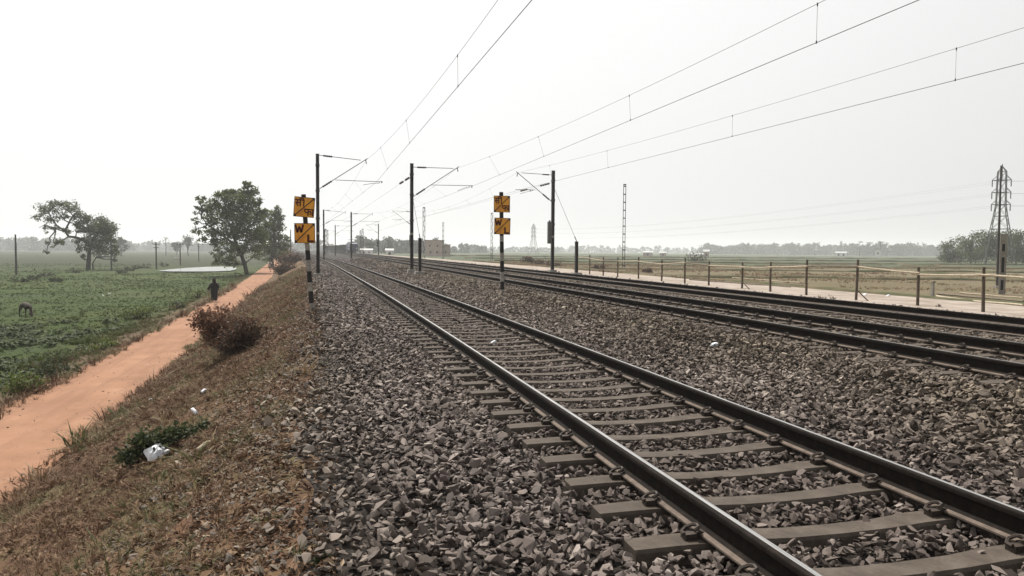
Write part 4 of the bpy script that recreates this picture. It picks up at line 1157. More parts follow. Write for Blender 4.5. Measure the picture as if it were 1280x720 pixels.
photo_tree('sprawling open crowned tree standing alone in the left field, bent limb reaching left', 110, 337,
    [(64, 262, 9, 240), (72, 258, 8, 220), (82, 262, 10, 330), (92, 259, 9, 300), (101, 264, 9, 280), (60, 270, 7, 150), (70, 274, 9, 230), (84, 273, 8, 170), (97, 276, 9, 230), (107, 276, 8, 220),
     (66, 287, 6, 90), (75, 283, 6, 90), (90, 290, 6, 120), (124, 280, 12, 900), (132, 285, 11, 800), (118, 288, 11, 650), (106, 283, 8, 200), (112, 290, 9, 320), (100, 288, 6, 120), (108, 274, 7, 170), (135, 294, 10, 520), (126, 300, 13, 800), (112, 300, 9, 350), (118, 312, 11, 560), (133, 310, 11, 520), (105, 310, 8, 200), (141, 318, 6, 110),
     (74, 304, 7, 170), (67, 314, 4, 55), (80, 303, 5, 90), (98, 303, 6, 110), (140, 325, 4, 50), (102, 322, 5, 90)],
    [([(110, 338, 0), (111, 325, 0), (112, 312, 0), (116, 300, 0), (122, 290, 2)], 2.9, 1.2), ([(112, 308, 0), (106, 300, -1), (97, 297, -2), (90, 296, -3), (86, 289, -3)], 2.0, 1.3),
     ([(86, 289, -3), (78, 283, -3), (73, 275, -2), (70, 268, 0)], 1.2, .6), ([(86, 290, -3), (91, 279, -1), (95, 270, 0), (90, 263, 2)], 1.2, .6), ([(86, 290, -3), (76, 287, -4), (66, 282, -5), (60, 286, -5)], .8, .3),
     ([(116, 338, 1), (115, 330, 1), (119, 322, 2)], 1.0, .6)], None, MAT['leafgrey'], .21, 41)
photo_tree('big dense tree left of the path, trunk leaning left', 308, 343,
    [(310, 232, 6, 260), (315, 240, 8, 420), (304, 243, 8, 420), (290, 240, 7, 330), (281, 248, 9, 480), (296, 254, 12, 900), (310, 256, 12, 900), (322, 252, 7, 280), (270, 255, 8, 380), (257, 252, 6, 190), (262, 262, 8, 260), (280, 268, 13, 1100), (298, 272, 14, 1300), (316, 272, 13, 1100), (254, 264, 6, 120),
     (268, 275, 9, 420), (250, 277, 5, 100), (252, 288, 6, 120), (262, 290, 7, 200), (258, 300, 6, 150), (274, 292, 9, 380), (288, 290, 12, 900), (304, 292, 13, 1000), (320, 292, 11, 700), (272, 304, 7, 230), (286, 308, 11, 560), (300, 312, 10, 420), (312, 306, 10, 420), (276, 318, 8, 260), (286, 326, 9, 280), (275, 330, 6, 120), (294, 328, 6, 120), (327, 262, 6, 200), (330, 300, 8, 300), (322, 318, 8, 240)],
    [([(309, 344, 0), (306, 330, 0), (302, 318, 0), (298, 310, 0), (294, 296, 0), (298, 282, 0), (306, 268, 1), (312, 254, 1)], 2.6, 1.0), ([(298, 308, 0), (286, 299, -2), (275, 290, -3), (264, 282, -4), (257, 272, -4)], 1.6, .6),
     ([(297, 300, 0), (308, 288, 3), (318, 278, 4), (322, 266, 5)], 1.5, .7), ([(294, 292, 0), (287, 278, 2), (284, 262, 3)], 1.3, .6)], None, MAT['leaf'], .19, 42)
photo_tree('dark tree right of the path behind the big tree, near the boards', 341, 334,
    [(348, 262, 5, 200), (340, 268, 7, 380), (333, 270, 7, 360), (350, 272, 6, 300), (344, 280, 9, 600), (332, 283, 9, 560), (352, 284, 6, 260), (340, 294, 10, 720), (352, 298, 7, 360), (328, 296, 8, 400), (346, 308, 10, 600), (334, 310, 10, 600), (356, 309, 6, 260), (350, 318, 8, 360), (336, 321, 8, 300), (359, 300, 4, 120), (326, 312, 7, 260)],
    [([(341, 335, 0), (340, 322, 0), (341, 308, 0), (343, 292, 0), (342, 278, 0)], 1.9, .8), ([(341, 306, 0), (348, 294, 2), (350, 280, 2)], 1.1, .5), ([(341, 304, 0), (334, 292, -2), (332, 280, -2)], 1.1, .5)], None, MAT['leaf'], .23, 43)

# brown scrub on the bank beside the path, far end
def scrub(label, px, py, cl, mat, leaf, seed, twn=16, name='scrub_bush', group=None, cat='bush', hgt=None):
    x, t, z = at(px, py); k = float(depth(x, t, z)) / FPX; rr = random.Random(seed)
    r = thing(name, label, cat, (x, t, z - .05), -math.atan2(x, t), group); m = M(); L_ = []
    for (u, v, rad, n) in cl:
        P = Vector(((u - px) * k, rr.uniform(-.6, .6) * rad * k, (py - v) * k)); L_.append((P.x, P.y, P.z, rad * k, rad * k, rad * k * .8, n))
        for q in range(twn):
            e = P + Vector((rr.gauss(0, .6), rr.gauss(0, .6), rr.gauss(.1, .5))) * rad * k
            b = Vector((rr.gauss(0, .25) * rad * k, rr.gauss(0, .25) * rad * k, 0)); md = b.lerp(e, .55) + Vector((rr.gauss(0, .12), rr.gauss(0, .12), .15)) * rad * k
            m.tube([b, md, e], [.016 * k * 40, .010 * k * 40, .004 * k * 40], 4)
    obj('stems', m, MAT['twig'], r); leaf_obj('foliage', L_, leaf, seed, mat, r, .8); return r
MAT['twig'] = mat_noise('dry_twigs', (.05, .033, .026), (.10, .07, .055), 12, .9)
scrub('brown scrub on the bank below the left boards, nearest of the row by the path', 352, 343, [(352, 335, 8, 420), (360, 332, 8, 420), (346, 338, 6, 260), (366, 336, 7, 300)], MAT['leafbrown'], .10, 51, 14, group='brown scrub along the bank')
scrub('taller brown scrub just left of the left banded post', 362, 332, [(362, 322, 9, 500), (370, 320, 7, 380), (354, 324, 8, 420), (374, 326, 6, 240)], MAT['leafbrown'], .13, 52, 14, group='brown scrub along the bank')
scrub('dark scrub at the far end of the path under the dark tree', 352, 327, [(352, 318, 8, 420), (360, 312, 7, 360), (345, 320, 6, 260)], MAT['leafbrown'], .2, 53, 10, group='brown scrub along the bank')
# reddish bush in front
scrub('dry reddish bush hanging over the edge of the path, pale twigs on its right', 288, 441,
      [(262, 396, 14, 420), (272, 392, 12, 360), (253, 400, 9, 170), (280, 402, 14, 300), (266, 410, 12, 240), (284, 386, 7, 80), (262, 424, 8, 120), (258, 388, 6, 60)], MAT['leafred'], .045, 54, 16, name='dry_bush')
scrub('dark brown twiggy bush on the bank beside the reddish one', 300, 441,
      [(298, 405, 15, 420), (308, 412, 15, 420), (290, 420, 15, 420), (304, 426, 14, 380), (318, 408, 10, 120), (280, 432, 9, 160), (328, 410, 6, 30)], MAT['leafbrown'], .04, 55, 26, name='dry_bush')
# green weeds round the white bag
MAT['leafweed'] = mat_leaf('leaves_weed', [(0, (.018, .026, .011)), (.5, (.038, .052, .02)), (1, (.085, .10, .045))])
scrub('low dark green weeds growing behind the white plastic bag', 206, 561, [(180, 553, 15, 420), (196, 548, 15, 440), (214, 545, 16, 480), (232, 541, 15, 420), (246, 537, 11, 220), (170, 562, 12, 260)], MAT['leafweed'], .035, 56, 10, name='weed_clump')
scrub('tiny green weed sprouting at the edge of the stones, bottom of the photo', 402, 700, [(402, 692, 12, 60), (410, 690, 9, 40)], MAT['leafweed'], .018, 57, 5, name='weed_clump')
scrub('dark green bush on the grass verge nearest the left edge, beside the path', 68, 472, [(68, 458, 17, 420), (80, 462, 13, 300), (56, 466, 11, 240)], MAT['leafweed'], .055, 58, 12, name='verge_bush', group='bushes along the grass verge')
scrub('rounded green bush on the verge at the left edge', 25, 494, [(24, 478, 17, 420), (38, 482, 12, 260)], MAT['leaf'], .05, 59, 10, name='verge_bush', group='bushes along the grass verge')
scrub('small green bush by the left side of the path behind the person', 248, 372, [(248, 366, 6, 160), (241, 369, 5, 120)], MAT['leaf'], .07, 60, 8, name='verge_bush', group='bushes along the grass verge')
scrub('small dark bush left of the walking person, second along the verge', 222, 386, [(222, 380, 6, 160), (229, 383, 4, 90)], MAT['leafweed'], .07, 61, 8, name='verge_bush', group='bushes along the grass verge')
scrub('loose green bush on the verge midway between path bend and left edge', 172, 398, [(172, 388, 10, 260), (182, 390, 8, 200), (162, 392, 7, 150)], MAT['leaf'], .07, 62, 8, name='verge_bush', group='bushes along the grass verge')
scrub('yellowish green weeds on the verge beside the middle of the path', 130, 438, [(130, 430, 9, 240), (142, 432, 7, 160), (120, 434, 7, 140)], MAT['leaf'], .06, 63, 8, name='verge_bush', group='bushes along the grass verge')
# low scrub in the right field
for i, (px, py, rad, lab) in enumerate([(748, 337, 5, 'low brown shrub behind the first fence posts'), (690, 333, 6, 'low grey brown shrub behind the weighted mast foot'), (676, 331, 7, 'pale brown shrub left of the weighted mast foot'),
                                       (810, 341, 4, 'tiny dark shrub behind the middle of the fence'), (870, 327.5, 9, 'flat dark shrub on the far bund behind the fence'), (660, 329, 6, 'brown shrub just right of the right sign post')]):
    scrub(lab, px, py, [(px - rad * .6, py - rad * .5, rad * .8, 140), (px + rad * .6, py - rad * .5, rad * .8, 140)], MAT['leafbrown'] if i != 4 else MAT['leafweed'], .12 + .03 * i, 70 + i, 5, name='field_shrub', group='low shrubs in the right field')
for i, (px, py) in enumerate([(1040, 374.5), (1172, 383.5), (1026, 373.5)]):
    scrub(['thin dry weed on the sand near the leaning fence post', 'thin dry weed on the sand in front of the lying poles', 'second thin dry weed left of the leaning fence post'][i], px, py, [(px, py - 3, 3.5, 26)], MAT['leafbrown'], .03, 80 + i, 8, name='dry_weed', group='dry weeds on the sandy strip')
for i, (px, py, s) in enumerate([(150, 341.5, 4), (158, 339, 4), (166, 337.5, 4), (174, 335.8, 4), (182, 335, 3.5), (205, 333, 3), (28, 353, 5), (58, 345.5, 4), (70, 352, 4), (42, 349, 4), (95, 341, 5)]):
    o = scrub(['low dark bush right beside the lone tree foot', 'second low dark bush right of the lone tree', 'third low dark bush right of the lone tree', 'fourth low dark bush right of the lone tree', 'fifth low dark bush, left of the leftmost cross armed pole', 'low dark bush close right of the leftmost cross armed pole',
              'low dark clump below the bare pole at the left edge', 'low dark clump midway between the bare pole and the lone tree', 'low dark clump nearest the camera left of the lone tree', 'low dark clump second right of the bare pole', 'low dark clump directly left of the lone tree foot'][i], px, py, [(px - s, py - 2, s, 90), (px + s, py - 2, s, 90)], MAT['leafweed'], .14, 90 + i, 4, name='low_bush',
              group='low bushes by the pond' if i < 6 else 'low clumps by the lone tree')

MAT['bund'] = mat_noise('field_bund', (.060, .055, .030), (.115, .095, .058), .9, .95, .3, c3=(.05, .06, .028), s3=.12, spec=.1)
def bund(pts, wd, hg):
    m = M(); rings = []; n = 0
    P = []
    for a, b in zip(pts, pts[1:]):
        k = max(2, int(math.hypot(b[0] - a[0], b[1] - a[1]) / 2.5))
        for i in range(k): P.append((a[0] + (b[0] - a[0]) * i / k, a[1] + (b[1] - a[1]) * i / k))
    P.append(pts[-1]); r = random.Random(int(wd * 100 + pts[0][0]))
    for i, (x, y) in enumerate(P):
        q = P[min(i + 1, len(P) - 1)]; p = P[max(i - 1, 0)]; d = Vector((q[0] - p[0], q[1] - p[1], 0)).normalized(); s = Vector((-d.y, d.x, 0))
        z = gz(x, y); w_ = wd * r.uniform(.75, 1.25); h = hg * r.uniform(.6, 1.3); c = Vector((x + r.uniform(-.2, .2), y + r.uniform(-.2, .2), z))
        rings.append([c - s * w_ - Vector((0, 0, .3)), c - s * w_ * .45 + Vector((0, 0, h * .8)), c + s * w_ * .1 + Vector((0, 0, h)), c + s * w_ * .5 + Vector((0, 0, h * .75)), c + s * w_ - Vector((0, 0, .3))])
    m.loft(rings); o = obj('field_bund', m, MAT['bund'], None, True); o['kind'] = 'structure'
bund([(31, 18), (31.5, 40), (33, 70), (34, 110)], .6, .16)
bund([(35, 66), (70, 58), (120, 50), (190, 38)], .7, .24)
bund([(36, 96), (80, 92), (150, 84), (230, 70)], .8, .28)
bund([(38, 128), (100, 122), (200, 112), (300, 96)], .9, .34)
bund([(40, 170), (120, 168), (260, 150), (420, 120)], 1.0, .42)
bund([(44, 230), (160, 232), (340, 205), (560, 170)], 1.2, .5)
bund([(50, 330), (220, 335), (480, 300)], 1.5, .6)
bund([(72, 20), (78, 60), (84, 92)], .6, .2)
bund([(125, 60), (140, 120), (150, 168)], .8, .28)
def field_stubble():
    n = 30000
    x = 30.5 + rng.uniform(0, 1, n) ** 1.5 * 110; t = rng.uniform(14, 150, n)
    cov = fbm(x * .12, t * .12, 141) + fbm(x * .5, t * .5, 143) * .5 + .02
    k = cov > 0; x = x[k]; t = t[k]; z = ground(x, t); k = in_view(x, t, z); x = x[k]; t = t[k]; z = z[k]; n = len(x)
    h = np.exp(rng.normal(math.log(.09), .4, n)) * (1 + t / 120)
    tint = np.clip(.30 + rng.beta(2, 2, n) * .5 + fbm(x * .06, t * .06, 147) * .6, 0, 1)
    scatter('field_stubble', np.stack([x, t, z], 1), np.stack([rng.normal(0, .1, n), rng.normal(0, .1, n), rng.uniform(0, 6.28, n)], 1), np.stack([h * 1.6, h * 1.6, h], 1),
            rng.integers(0, 5, n), {'tint': tint}, DRY, 'patchy dry stubble and grass over the brown field right of the fence', 'stubble')
field_stubble()
# ---- far woods and single far trees
def wood(name, label, spec, leaf, seed, mat):
    """spec: (px0, px1, D, top0, top1, n) with top height in metres"""
    g = random.Random(seed); cl = []
    for (p0, p1, D, h0, h1, n) in spec:
        for i in range(n):
            px = p0 + (p1 - p0) * (i + g.random()) / n; d = D * g.uniform(.92, 1.10)
            dv = FWD + RGT * (px - 640) / FPX; dv = np.array([dv[0], dv[1], 0]); dv /= (dv @ FWD)
            x, y = dv[0] * d, dv[1] * d; zb = gz(x, y); h = (h0 + (h1 - h0) * (i / max(1, n - 1))) * g.uniform(.68, 1.08); r = h * g.uniform(.30, .48)
            cl.append((x, y, zb + h * .14, r * 1.5, r * 1.5, h * .16, 120)); cl.append((x, y, zb + h * .38, r * 1.3, r * 1.3, h * .22, 90))
            for q in range(4):
                cl.append((x + g.gauss(0, r * .5), y + g.gauss(0, r * .5), zb + h * g.uniform(.5, .86), r * g.uniform(.35, .6), r * .5, h * .16, 42))
    o = leaf_obj(name, cl, leaf, seed, mat, None, .7); return tag(o, label, 'wood', kind='stuff')
wood('left_far_wood', 'long hazy grey line of trees closing the left field', [(-40, 165, 950, 18, 18, 50), (165, 300, 1250, 16, 15, 34), (240, 380, 1000, 13, 13, 26)], 1.5, 201, MAT['leaffar'])
wood('middle_far_wood', 'hazy green trees behind the train and the pinkish building', [(440, 545, 560, 12, 12, 26), (535, 610, 800, 11, 10, 18), (600, 700, 1400, 12, 11, 24), (380, 445, 900, 11, 11, 14)], 1.1, 202, MAT['leaffar'])
wood('right_far_wood', 'pale hazy line of trees along the right horizon', [(690, 885, 1700, 17, 16, 34), (878, 1075, 1150, 17, 18.5, 64), (1060, 1200, 1000, 17, 17, 44), (1190, 1330, 800, 15, 15, 22)], 1.7, 203, MAT['leaffar'])
def far_tree(label, px, D, h, wd, seed, mat='leaffar', n=700, leaf=.5, flat=False, cat='tree', group='single trees along the horizon'):
    dv = FWD + RGT * (px - 640) / FPX; dv = np.array([dv[0], dv[1], 0]); dv /= (dv @ FWD); x, y = dv[0] * D, dv[1] * D; z = gz(x, y)
    r = thing('tree', label, cat, (x, y, z - .1), 0, group); g = random.Random(seed); m = M(); cl = []
    m.tube([(0, 0, 0), (g.gauss(0, .3), 0, h * .3), (0, 0, h * .6)], [h * .028, h * .022, h * .012], 6)
    for k in range(9 if n < 1000 else 15):
        a = g.uniform(0, 6.28); q = g.uniform(.2, .62) * wd; zz = h * (g.uniform(.62, .86) if flat else g.uniform(.16 if n > 1000 else .35, .84))
        P = Vector((math.cos(a) * q, math.sin(a) * q, zz)); cl.append((P.x, P.y, P.z, wd * .34, wd * .34, h * .13, n // 9))
        m.tube([(0, 0, h * .28), P * .6 + Vector((0, 0, h * .1)), P], [h * .014, h * .009, h * .004], 5)
    obj('trunk', m, MAT['bark'], r); leaf_obj('crown', cl, leaf, seed, MAT[mat], r, .8); return r
far_tree('pale flat topped tree on the left horizon, left of the big path tree', 236, 430, 11.8, 5.2, 301, flat=True)
far_tree('round tree on the left horizon just right of the lone field tree', 152, 380, 9.4, 4.6, 302)
far_tree('dark small round tree on the left horizon between palm and flat topped tree', 221, 480, 9.0, 3.6, 303)
far_tree('bushy tree at the right edge under the pylon, leftmost and lowest of the near group', 1192, 235, 7.6, 5.0, 304, 'leafgrey', 1300, .32, group='trees at the right edge')
far_tree('bushy grey green tree left of the pylon, second of the near right group', 1212, 225, 9.8, 5.4, 305, 'leafgrey', 1500, .32, group='trees at the right edge')
far_tree('tall dense tree just left of the pylon foot', 1231, 215, 11.2, 5.2, 306, 'leafgrey', 1600, .32, group='trees at the right edge')
far_tree('dense tree right behind the pylon foot', 1255, 225, 10.8, 5.0, 307, 'leafgrey', 1500, .32, group='trees at the right edge')
far_tree('dense tree cut by the right edge of the photo', 1277, 210, 10.6, 5.0, 308, 'leafgrey', 1500, .32, group='trees at the right edge')
far_tree('large rounded tree on the horizon behind the small right reaching mast', 484, 400, 8.6, 5.0, 309, group='single trees along the horizon')
far_tree('low tree on the horizon right of the far train', 462, 380, 8.2, 4.4, 310)
def palm(label, px, D, h, seed):
    dv = FWD + RGT * (px - 640) / FPX; dv = np.array([dv[0], dv[1], 0]); dv /= (dv @ FWD); x, y = dv[0] * D, dv[1] * D; z = gz(x, y)
    r = thing('palm_tree', label, 'palm', (x, y, z - .1), 0, 'palms on the horizon'); g = random.Random(seed); m = M()
    m.tube([(0, 0, 0), (.2, 0, h * .5), (0, 0, h * .82)], [.28, .22, .18], 6); obj('trunk', m, MAT['bark'], r)
    f = M()
    for k in range(17):
        a = g.uniform(0, 6.28); e = g.uniform(-.5, 1.3); Ln = h * .26; d = Vector((math.cos(a), math.sin(a), 0)); c = Vector((0, 0, h * .82)); s = Vector((-d.y, d.x, 0)) * .28
        p1 = c + d * Ln * .5 * math.cos(e * .6) + Vector((0, 0, Ln * .5 * math.sin(e))); p2 = c + d * Ln * math.cos(e * .5) + Vector((0, 0, Ln * (.62 * math.sin(e) - .3)))
        f.add([c - s * .4, c + s * .4, p1 + s, p1 - s, p2 - s * .3, p2 + s * .3], [(0, 1, 2, 3), (3, 2, 5, 4)])
    me = f.mesh('fronds', MAT['leaffar']); a = me.attributes.new('tint', 'FLOAT', 'POINT'); a.data.foreach_set('value', [g.random() * .5 for _ in me.vertices]); obj('crown', me, None, r) if False else inst('crown', me, r)
palm('palm tree on the left horizon between the two field poles', 208, 430, 11.6, 401)
palm('tall palm on the right horizon above the white hut', 1099, 560, 13.5, 402)
palm('palm poking above the right far wood, left of the tall one', 1073, 700, 15.5, 403)

# ------------------------------------------------------------------ buildings far off
MAT['brick'] = mat_noise('pinkish_plaster', (.36, .275, .235), (.45, .355, .31), .8, .9, .1)
MAT['dark'] = mat_noise('dark_opening', (.02, .02, .02), (.035, .033, .032), 3, .6)
MAT['wall'] = mat_noise('white_wall', (.55, .54, .52), (.68, .67, .65), .8, .85)
MAT['roof'] = mat_noise('tin_roof', (.30, .30, .30), (.42, .42, .42), .6, .6)
MAT['slab'] = mat_noise('roof_slab', (.22, .19, .165), (.30, .265, .23), .6, .85)
def ground_at(px, D):
    dv = FWD + RGT * (px - 640) / FPX; dv = np.array([dv[0], dv[1], 0]); dv /= (dv @ FWD); return dv[0] * D, dv[1] * D
def building(label, px, D, wd, dp_, h, mat, wins, flat=True, rz=0., name='building'):
    x, y = ground_at(px, D); z = gz(x, y); r = thing(name, label, 'building', (x, y, z - .2), -math.atan2(x, y) + rz)
    m = M(); m.box((0, 0, h / 2), (wd, dp_, h)); w_ = obj('wall', m, mat, r)
    m = M()
    if flat: m.box((0, 0, h + .12), (wd + .5, dp_ + .5, .24)); obj('roof', m, MAT['slab'], r)
    else:
        hh = h * .35; a = wd / 2 + .3; b = dp_ / 2 + .3
        m.add([(-a, -b, h), (a, -b, h), (a, b, h), (-a, b, h), (-a, 0, h + hh), (a, 0, h + hh)], [(0, 1, 5, 4), (2, 3, 4, 5), (1, 2, 5), (3, 0, 4), (3, 2, 1, 0)]); obj('roof', m, MAT['roof'], r)
    for (u, v, a, b) in wins:
        m = M(); m.box((u, -dp_ / 2 - .01, v), (a, .10, b)); f = obj('window', m, MAT['slab'], w_)
        m = M(); m.box((u, -dp_ / 2 - .062, v), (a * .82, .02, b * .84)); obj('pane', m, MAT['dark'], f) if False else inst('window_pane', m.mesh('window_pane', MAT['dark']), w_)
    return r
building('two storey pinkish building with small square windows behind the middle mast', 543, 300, 7.6, 8, 6.6, MAT['brick'], [(-1.6, 1.9, .75, .8), (1.1, 1.9, .8, .8), (1.2, 4.4, .7, .8), (-1.9, 4.5, .6, .7)])
building('lower flat wing adjoining the right side of the pinkish building', 557, 303, 3.8, 6, 4.9, MAT['brick'], [(0, 2.0, .7, .8)])
building('long low white shed with a grey roof right of the train', 458, 330, 5.2, 5, 2.0, MAT['wall'], [(-1, 1, .7, .9), (1.2, 1, .6, .7)], False)
building('small white canopy hut right of the small right reaching mast', 487, 300, 3.0, 3, 2.2, MAT['wall'], [(0, .9, 1.0, 1.2)], False)
building('low white roofed shed at the edge of the far right fields', 872, 430, 11, 6, 1.8, MAT['wall'], [(-2, .9, 1, 1), (2, .9, 1, 1)], False)
building('dark hut right of the low white roofed shed', 882, 425, 3.0, 4, 3.4, MAT['brick'], [(0, 1.6, 1.2, 1.6)], False)
building('white hut beneath the tall palm on the right horizon', 1096, 560, 4.0, 4, 6, MAT['wall'], [(0, 3.2, 1.2, 1.4)])
building('pale gabled hut on the far right fields, half way to the pylon', 1050, 640, 9, 6, 3.4, MAT['wall'], [(-2, 1.7, 1.6, 2), (2, 1.7, 1.6, 2)], False)
building('dark hut standing in the far field left of the low white roofed shed', 809, 470, 6, 5, 2.6, MAT['brick'], [(0, 1.3, 1.2, 1.4)], False)
building('small dark hut in the far field between two far huts', 828, 460, 4, 4, 2.4, MAT['brick'], [(0, 1.2, 1, 1.2)], False)

# ------------------------------------------------------------------ train
MAT['loco'] = mat_noise('loco_blue', (.018, .024, .052), (.03, .036, .07), .6, .5)
MAT['locod'] = mat_noise('train_dark', (.018, .018, .022), (.03, .03, .034), .8, .7)
MAT['wagon'] = mat_noise('wagon_dark', (.030, .026, .028), (.048, .042, .045), .7, .75)
MAT['glass'] = mat_noise('cab_glass', (.03, .035, .04), (.05, .055, .06), 1, .1, spec=.6)
TZ = TX[3][1] + .195
lo = thing('locomotive', 'dark blue electric locomotive heading the train on the far track', 'locomotive', (TX[3][0] + float(off2(272)), 268, TZ), .045)
m = M(); L0 = 18.0
sec = [(-1.5, 1.1), (1.5, 1.1), (1.55, 2.2), (1.5, 3.2), (1.2, 3.75), (-1.2, 3.75), (-1.5, 3.2), (-1.55, 2.2)]
rings = []
for y, tp, sh in ((0, .0, .0), (.35, .35, .0), (1.0, .75, 0), (1.6, 1, 0), (L0 - 1.6, 1, 0), (L0 - 1.0, .75, 0), (L0, 0, 0)):
    rings.append([(x * (.94 + .06 * tp), y, z if z < 2.3 else 2.2 + (z - 2.2) * (.72 + .28 * tp)) for x, z in sec])
m.loft(rings); obj('body', m, MAT['loco'], lo)
m = M(); m.box((0, L0 / 2, .95), (2.6, L0 - 1.2, .5)); m.box((0, .2, .95), (2.7, .3, .6)); obj('underframe', m, MAT['locod'], lo)
for y in (3.0, 4.9, 6.8, 11.2, 13.1, 15.0):
    m = M()
    for s in (-1, 1): m.tube([(s * .80, y, .55), (s * .93, y, .55)], .54, 12)
    m.tube([(-.8, y, .55), (.8, y, .55)], .1, 6); obj('wheelset', m, MAT['locod'], lo)
for s in (-1, 1):
    m = M(); m.box((s * .62, .135, 2.62), (.95, .12, .62), Matrix.Rotation(.35, 3, 'X')); obj('windscreen', m, MAT['glass'], lo)
    m = M(); m.tube([(s * .95, -.12, 1.75), (s * .95, .1, 1.75)], .17, 10); obj('headlight', m, MAT['white'], lo)
    m = M(); m.tube([(s * .95, -.55, 1.05), (s * .95, .1, 1.05)], [.2, .1], 8); obj('buffer', m, MAT['locod'], lo)
    m = M(); m.box((-1.50, 1.6 + (s + 1) * .75, 2.55), (.10, .8, .7)); obj('cab_window', m, MAT['white'], lo)
m = M(); m.box((-1.53, 2.4, 1.55), (.05, 2.0, .5)); obj('side_panel', m, MAT['white'], lo)
m = M()
for y in (3.2, 13.5):
    m.bar((-.7, y, 3.85), (-.7, y + 1.6, 4.4), .09); m.bar((.7, y, 3.85), (.7, y + 1.6, 4.4), .09); m.bar((-.5, y + 1.6, 4.4), (-.5, y, 5.0), .08); m.bar((.5, y + 1.6, 4.4), (.5, y, 5.0), .08); m.box((0, y, 5.02), (1.9, .3, .08))
obj('pantograph', m, MAT['locod'], lo)
m = M(); m.box((0, L0 / 2, 3.9), (1.7, 6, .32)); obj('roof_equipment', m, MAT['locod'], lo)
wg = thing('goods_wagon', 'dark goods wagon coupled behind the locomotive, first of the train', 'wagon', (TX[3][0] + float(off2(288)), 268 + L0 + .8, TZ), .05, 'goods wagons of the train')
m = M(); WL = 13.6
m.loft([[(-1.5, y, 1.1), (1.5, y, 1.1), (1.55, y, 3.2), (-1.55, y, 3.2)] for y in (0, WL)]); m.box((0, WL / 2, .95), (2.4, WL, .3)); obj('body', m, MAT['wagon'], wg)
m = M()
for k in range(9):
    for s in (-1, 1): m.box((s * 1.56, .6 + k * (WL - 1.2) / 8, 2.15), (.12, .14, 2.1))
obj('side_ribs', m, MAT['locod'], wg)
for y in (1.8, 3.8, WL - 3.8, WL - 1.8):
    m = M()
    for s in (-1, 1): m.tube([(s * .8, y, .5), (s * .93, y, .5)], .5, 10)
    obj('wheelset', m, MAT['locod'], wg)
m = M(); m.bar((0, -.9, .95), (0, 0, .95), .22); obj('coupling', m, MAT['locod'], wg)
names = ['second', 'third', 'fourth', 'fifth', 'sixth', 'seventh', 'eighth', 'ninth', 'tenth', 'eleventh']
for k in range(10):
    c = copy_tree(wg); c['label'] = 'dark goods wagon, %s behind the locomotive, fading into the haze' % names[k]
    t = 268 + L0 + .8 + (k + 1) * (WL + .9); c.location = (TX[3][0] + float(off2(t)), t, TZ); c.rotation_euler = (0, 0, math.atan(-(float(off2(t + WL)) - float(off2(t))) / WL))

# ------------------------------------------------------------------ people and animals
MAT['robe'] = mat_noise('black_robe', (.008, .008, .009), (.016, .015, .016), 6, .85)
MAT['skin'] = mat_noise('skin', (.16, .085, .055), (.20, .11, .07), 8, .6)
MAT['cow'] = mat_noise('goat_hide', (.018, .013, .010), (.04, .028, .02), 3, .85, c3=(.07, .055, .042), s3=2.2)
MAT['cowpale'] = mat_noise('pale_hide', (.35, .33, .30), (.5, .48, .44), 3, .85, c3=(.03, .025, .02), s3=1.5)
def skin_mesh(name, verts, edges, radii, mat, parent, root_i=0, sub=1):
    me = bpy.data.meshes.new(name); me.from_pydata(verts, edges, []); o = bpy.data.objects.new(name, me); C.objects.link(o)
    md = o.modifiers.new('skin', 'SKIN'); md.use_smooth_shade = True
    lay = me.skin_vertices[0]
    for i, r in enumerate(radii):
        lay.data[i].radius = (r, r) if not hasattr(r, '__len__') else r; lay.data[i].use_root = (i == root_i)
    s = o.modifiers.new('sub', 'SUBSURF'); s.levels = sub; s.render_levels = sub
    me.materials.append(mat); o.parent = parent; return o
def person_body(parent, mat_skin):
    v = [(0, 0, .95), (0, 0, 1.15), (0, 0, 1.36), (0, -.02, 1.48), (0, -.03, 1.60), (0, -.03, 1.68),
         (-.19, 0, 1.38), (-.24, .04, 1.12), (-.20, -.10, .90), (-.19, -.14, .80), (.19, 0, 1.38), (.27, -.02, 1.13), (.33, -.16, .95), (.35, -.22, .87),
         (-.10, 0, .90), (-.10, -.04, .50), (-.10, .02, .09), (-.10, -.14, .05), (.10, 0, .90), (.11, .06, .50), (.10, .16, .10), (.10, .02, .06)]
    e = [(0, 1), (1, 2), (2, 3), (3, 4), (4, 5), (2, 6), (6, 7), (7, 8), (8, 9), (2, 10), (10, 11), (11, 12), (12, 13), (0, 14), (14, 15), (15, 16), (16, 17), (0, 18), (18, 19), (19, 20), (20, 21)]
    r = [.14, .12, .15, .06, .09, .07, .07, .05, .04, .03, .07, .05, .04, .03, .09, .065, .045, .035, .09, .065, .045, .035]
    return skin_mesh('body', v, e, r, mat_skin, parent)
x, t, z = at(268, 377)
pe = thing('person', 'person in a long black robe walking away along the left side of the dirt path', 'person', (x, t, z), math.pi + .25); pe.scale = (1.0, 1.0, .98)
person_body(pe, MAT['skin'])
m = M(); rings = []
for z_, rx, ry in ((.10, .21, .20), (.35, .22, .20), (.6, .24, .20), (.9, .25, .19), (1.1, .25, .18), (1.28, .26, .17), (1.40, .22, .15), (1.47, .10, .10)):
    rings.append([(rx * math.cos(a), ry * math.sin(a) * (1 + .06 * math.sin(5 * a + z_ * 3)), z_) for a in np.linspace(0, 2 * math.pi, 17)[:-1]])
m.loft(rings)
m.tube([(-.2, 0, 1.36), (-.27, .04, 1.12), (-.23, -.12, .88)], [.09, .085, .09], 8); m.tube([(.2, 0, 1.36), (.31, -.02, 1.12), (.36, -.2, .92)], [.09, .085, .09], 8)
obj('robe', m, MAT['robe'], pe, True)
m = M(); rings = []
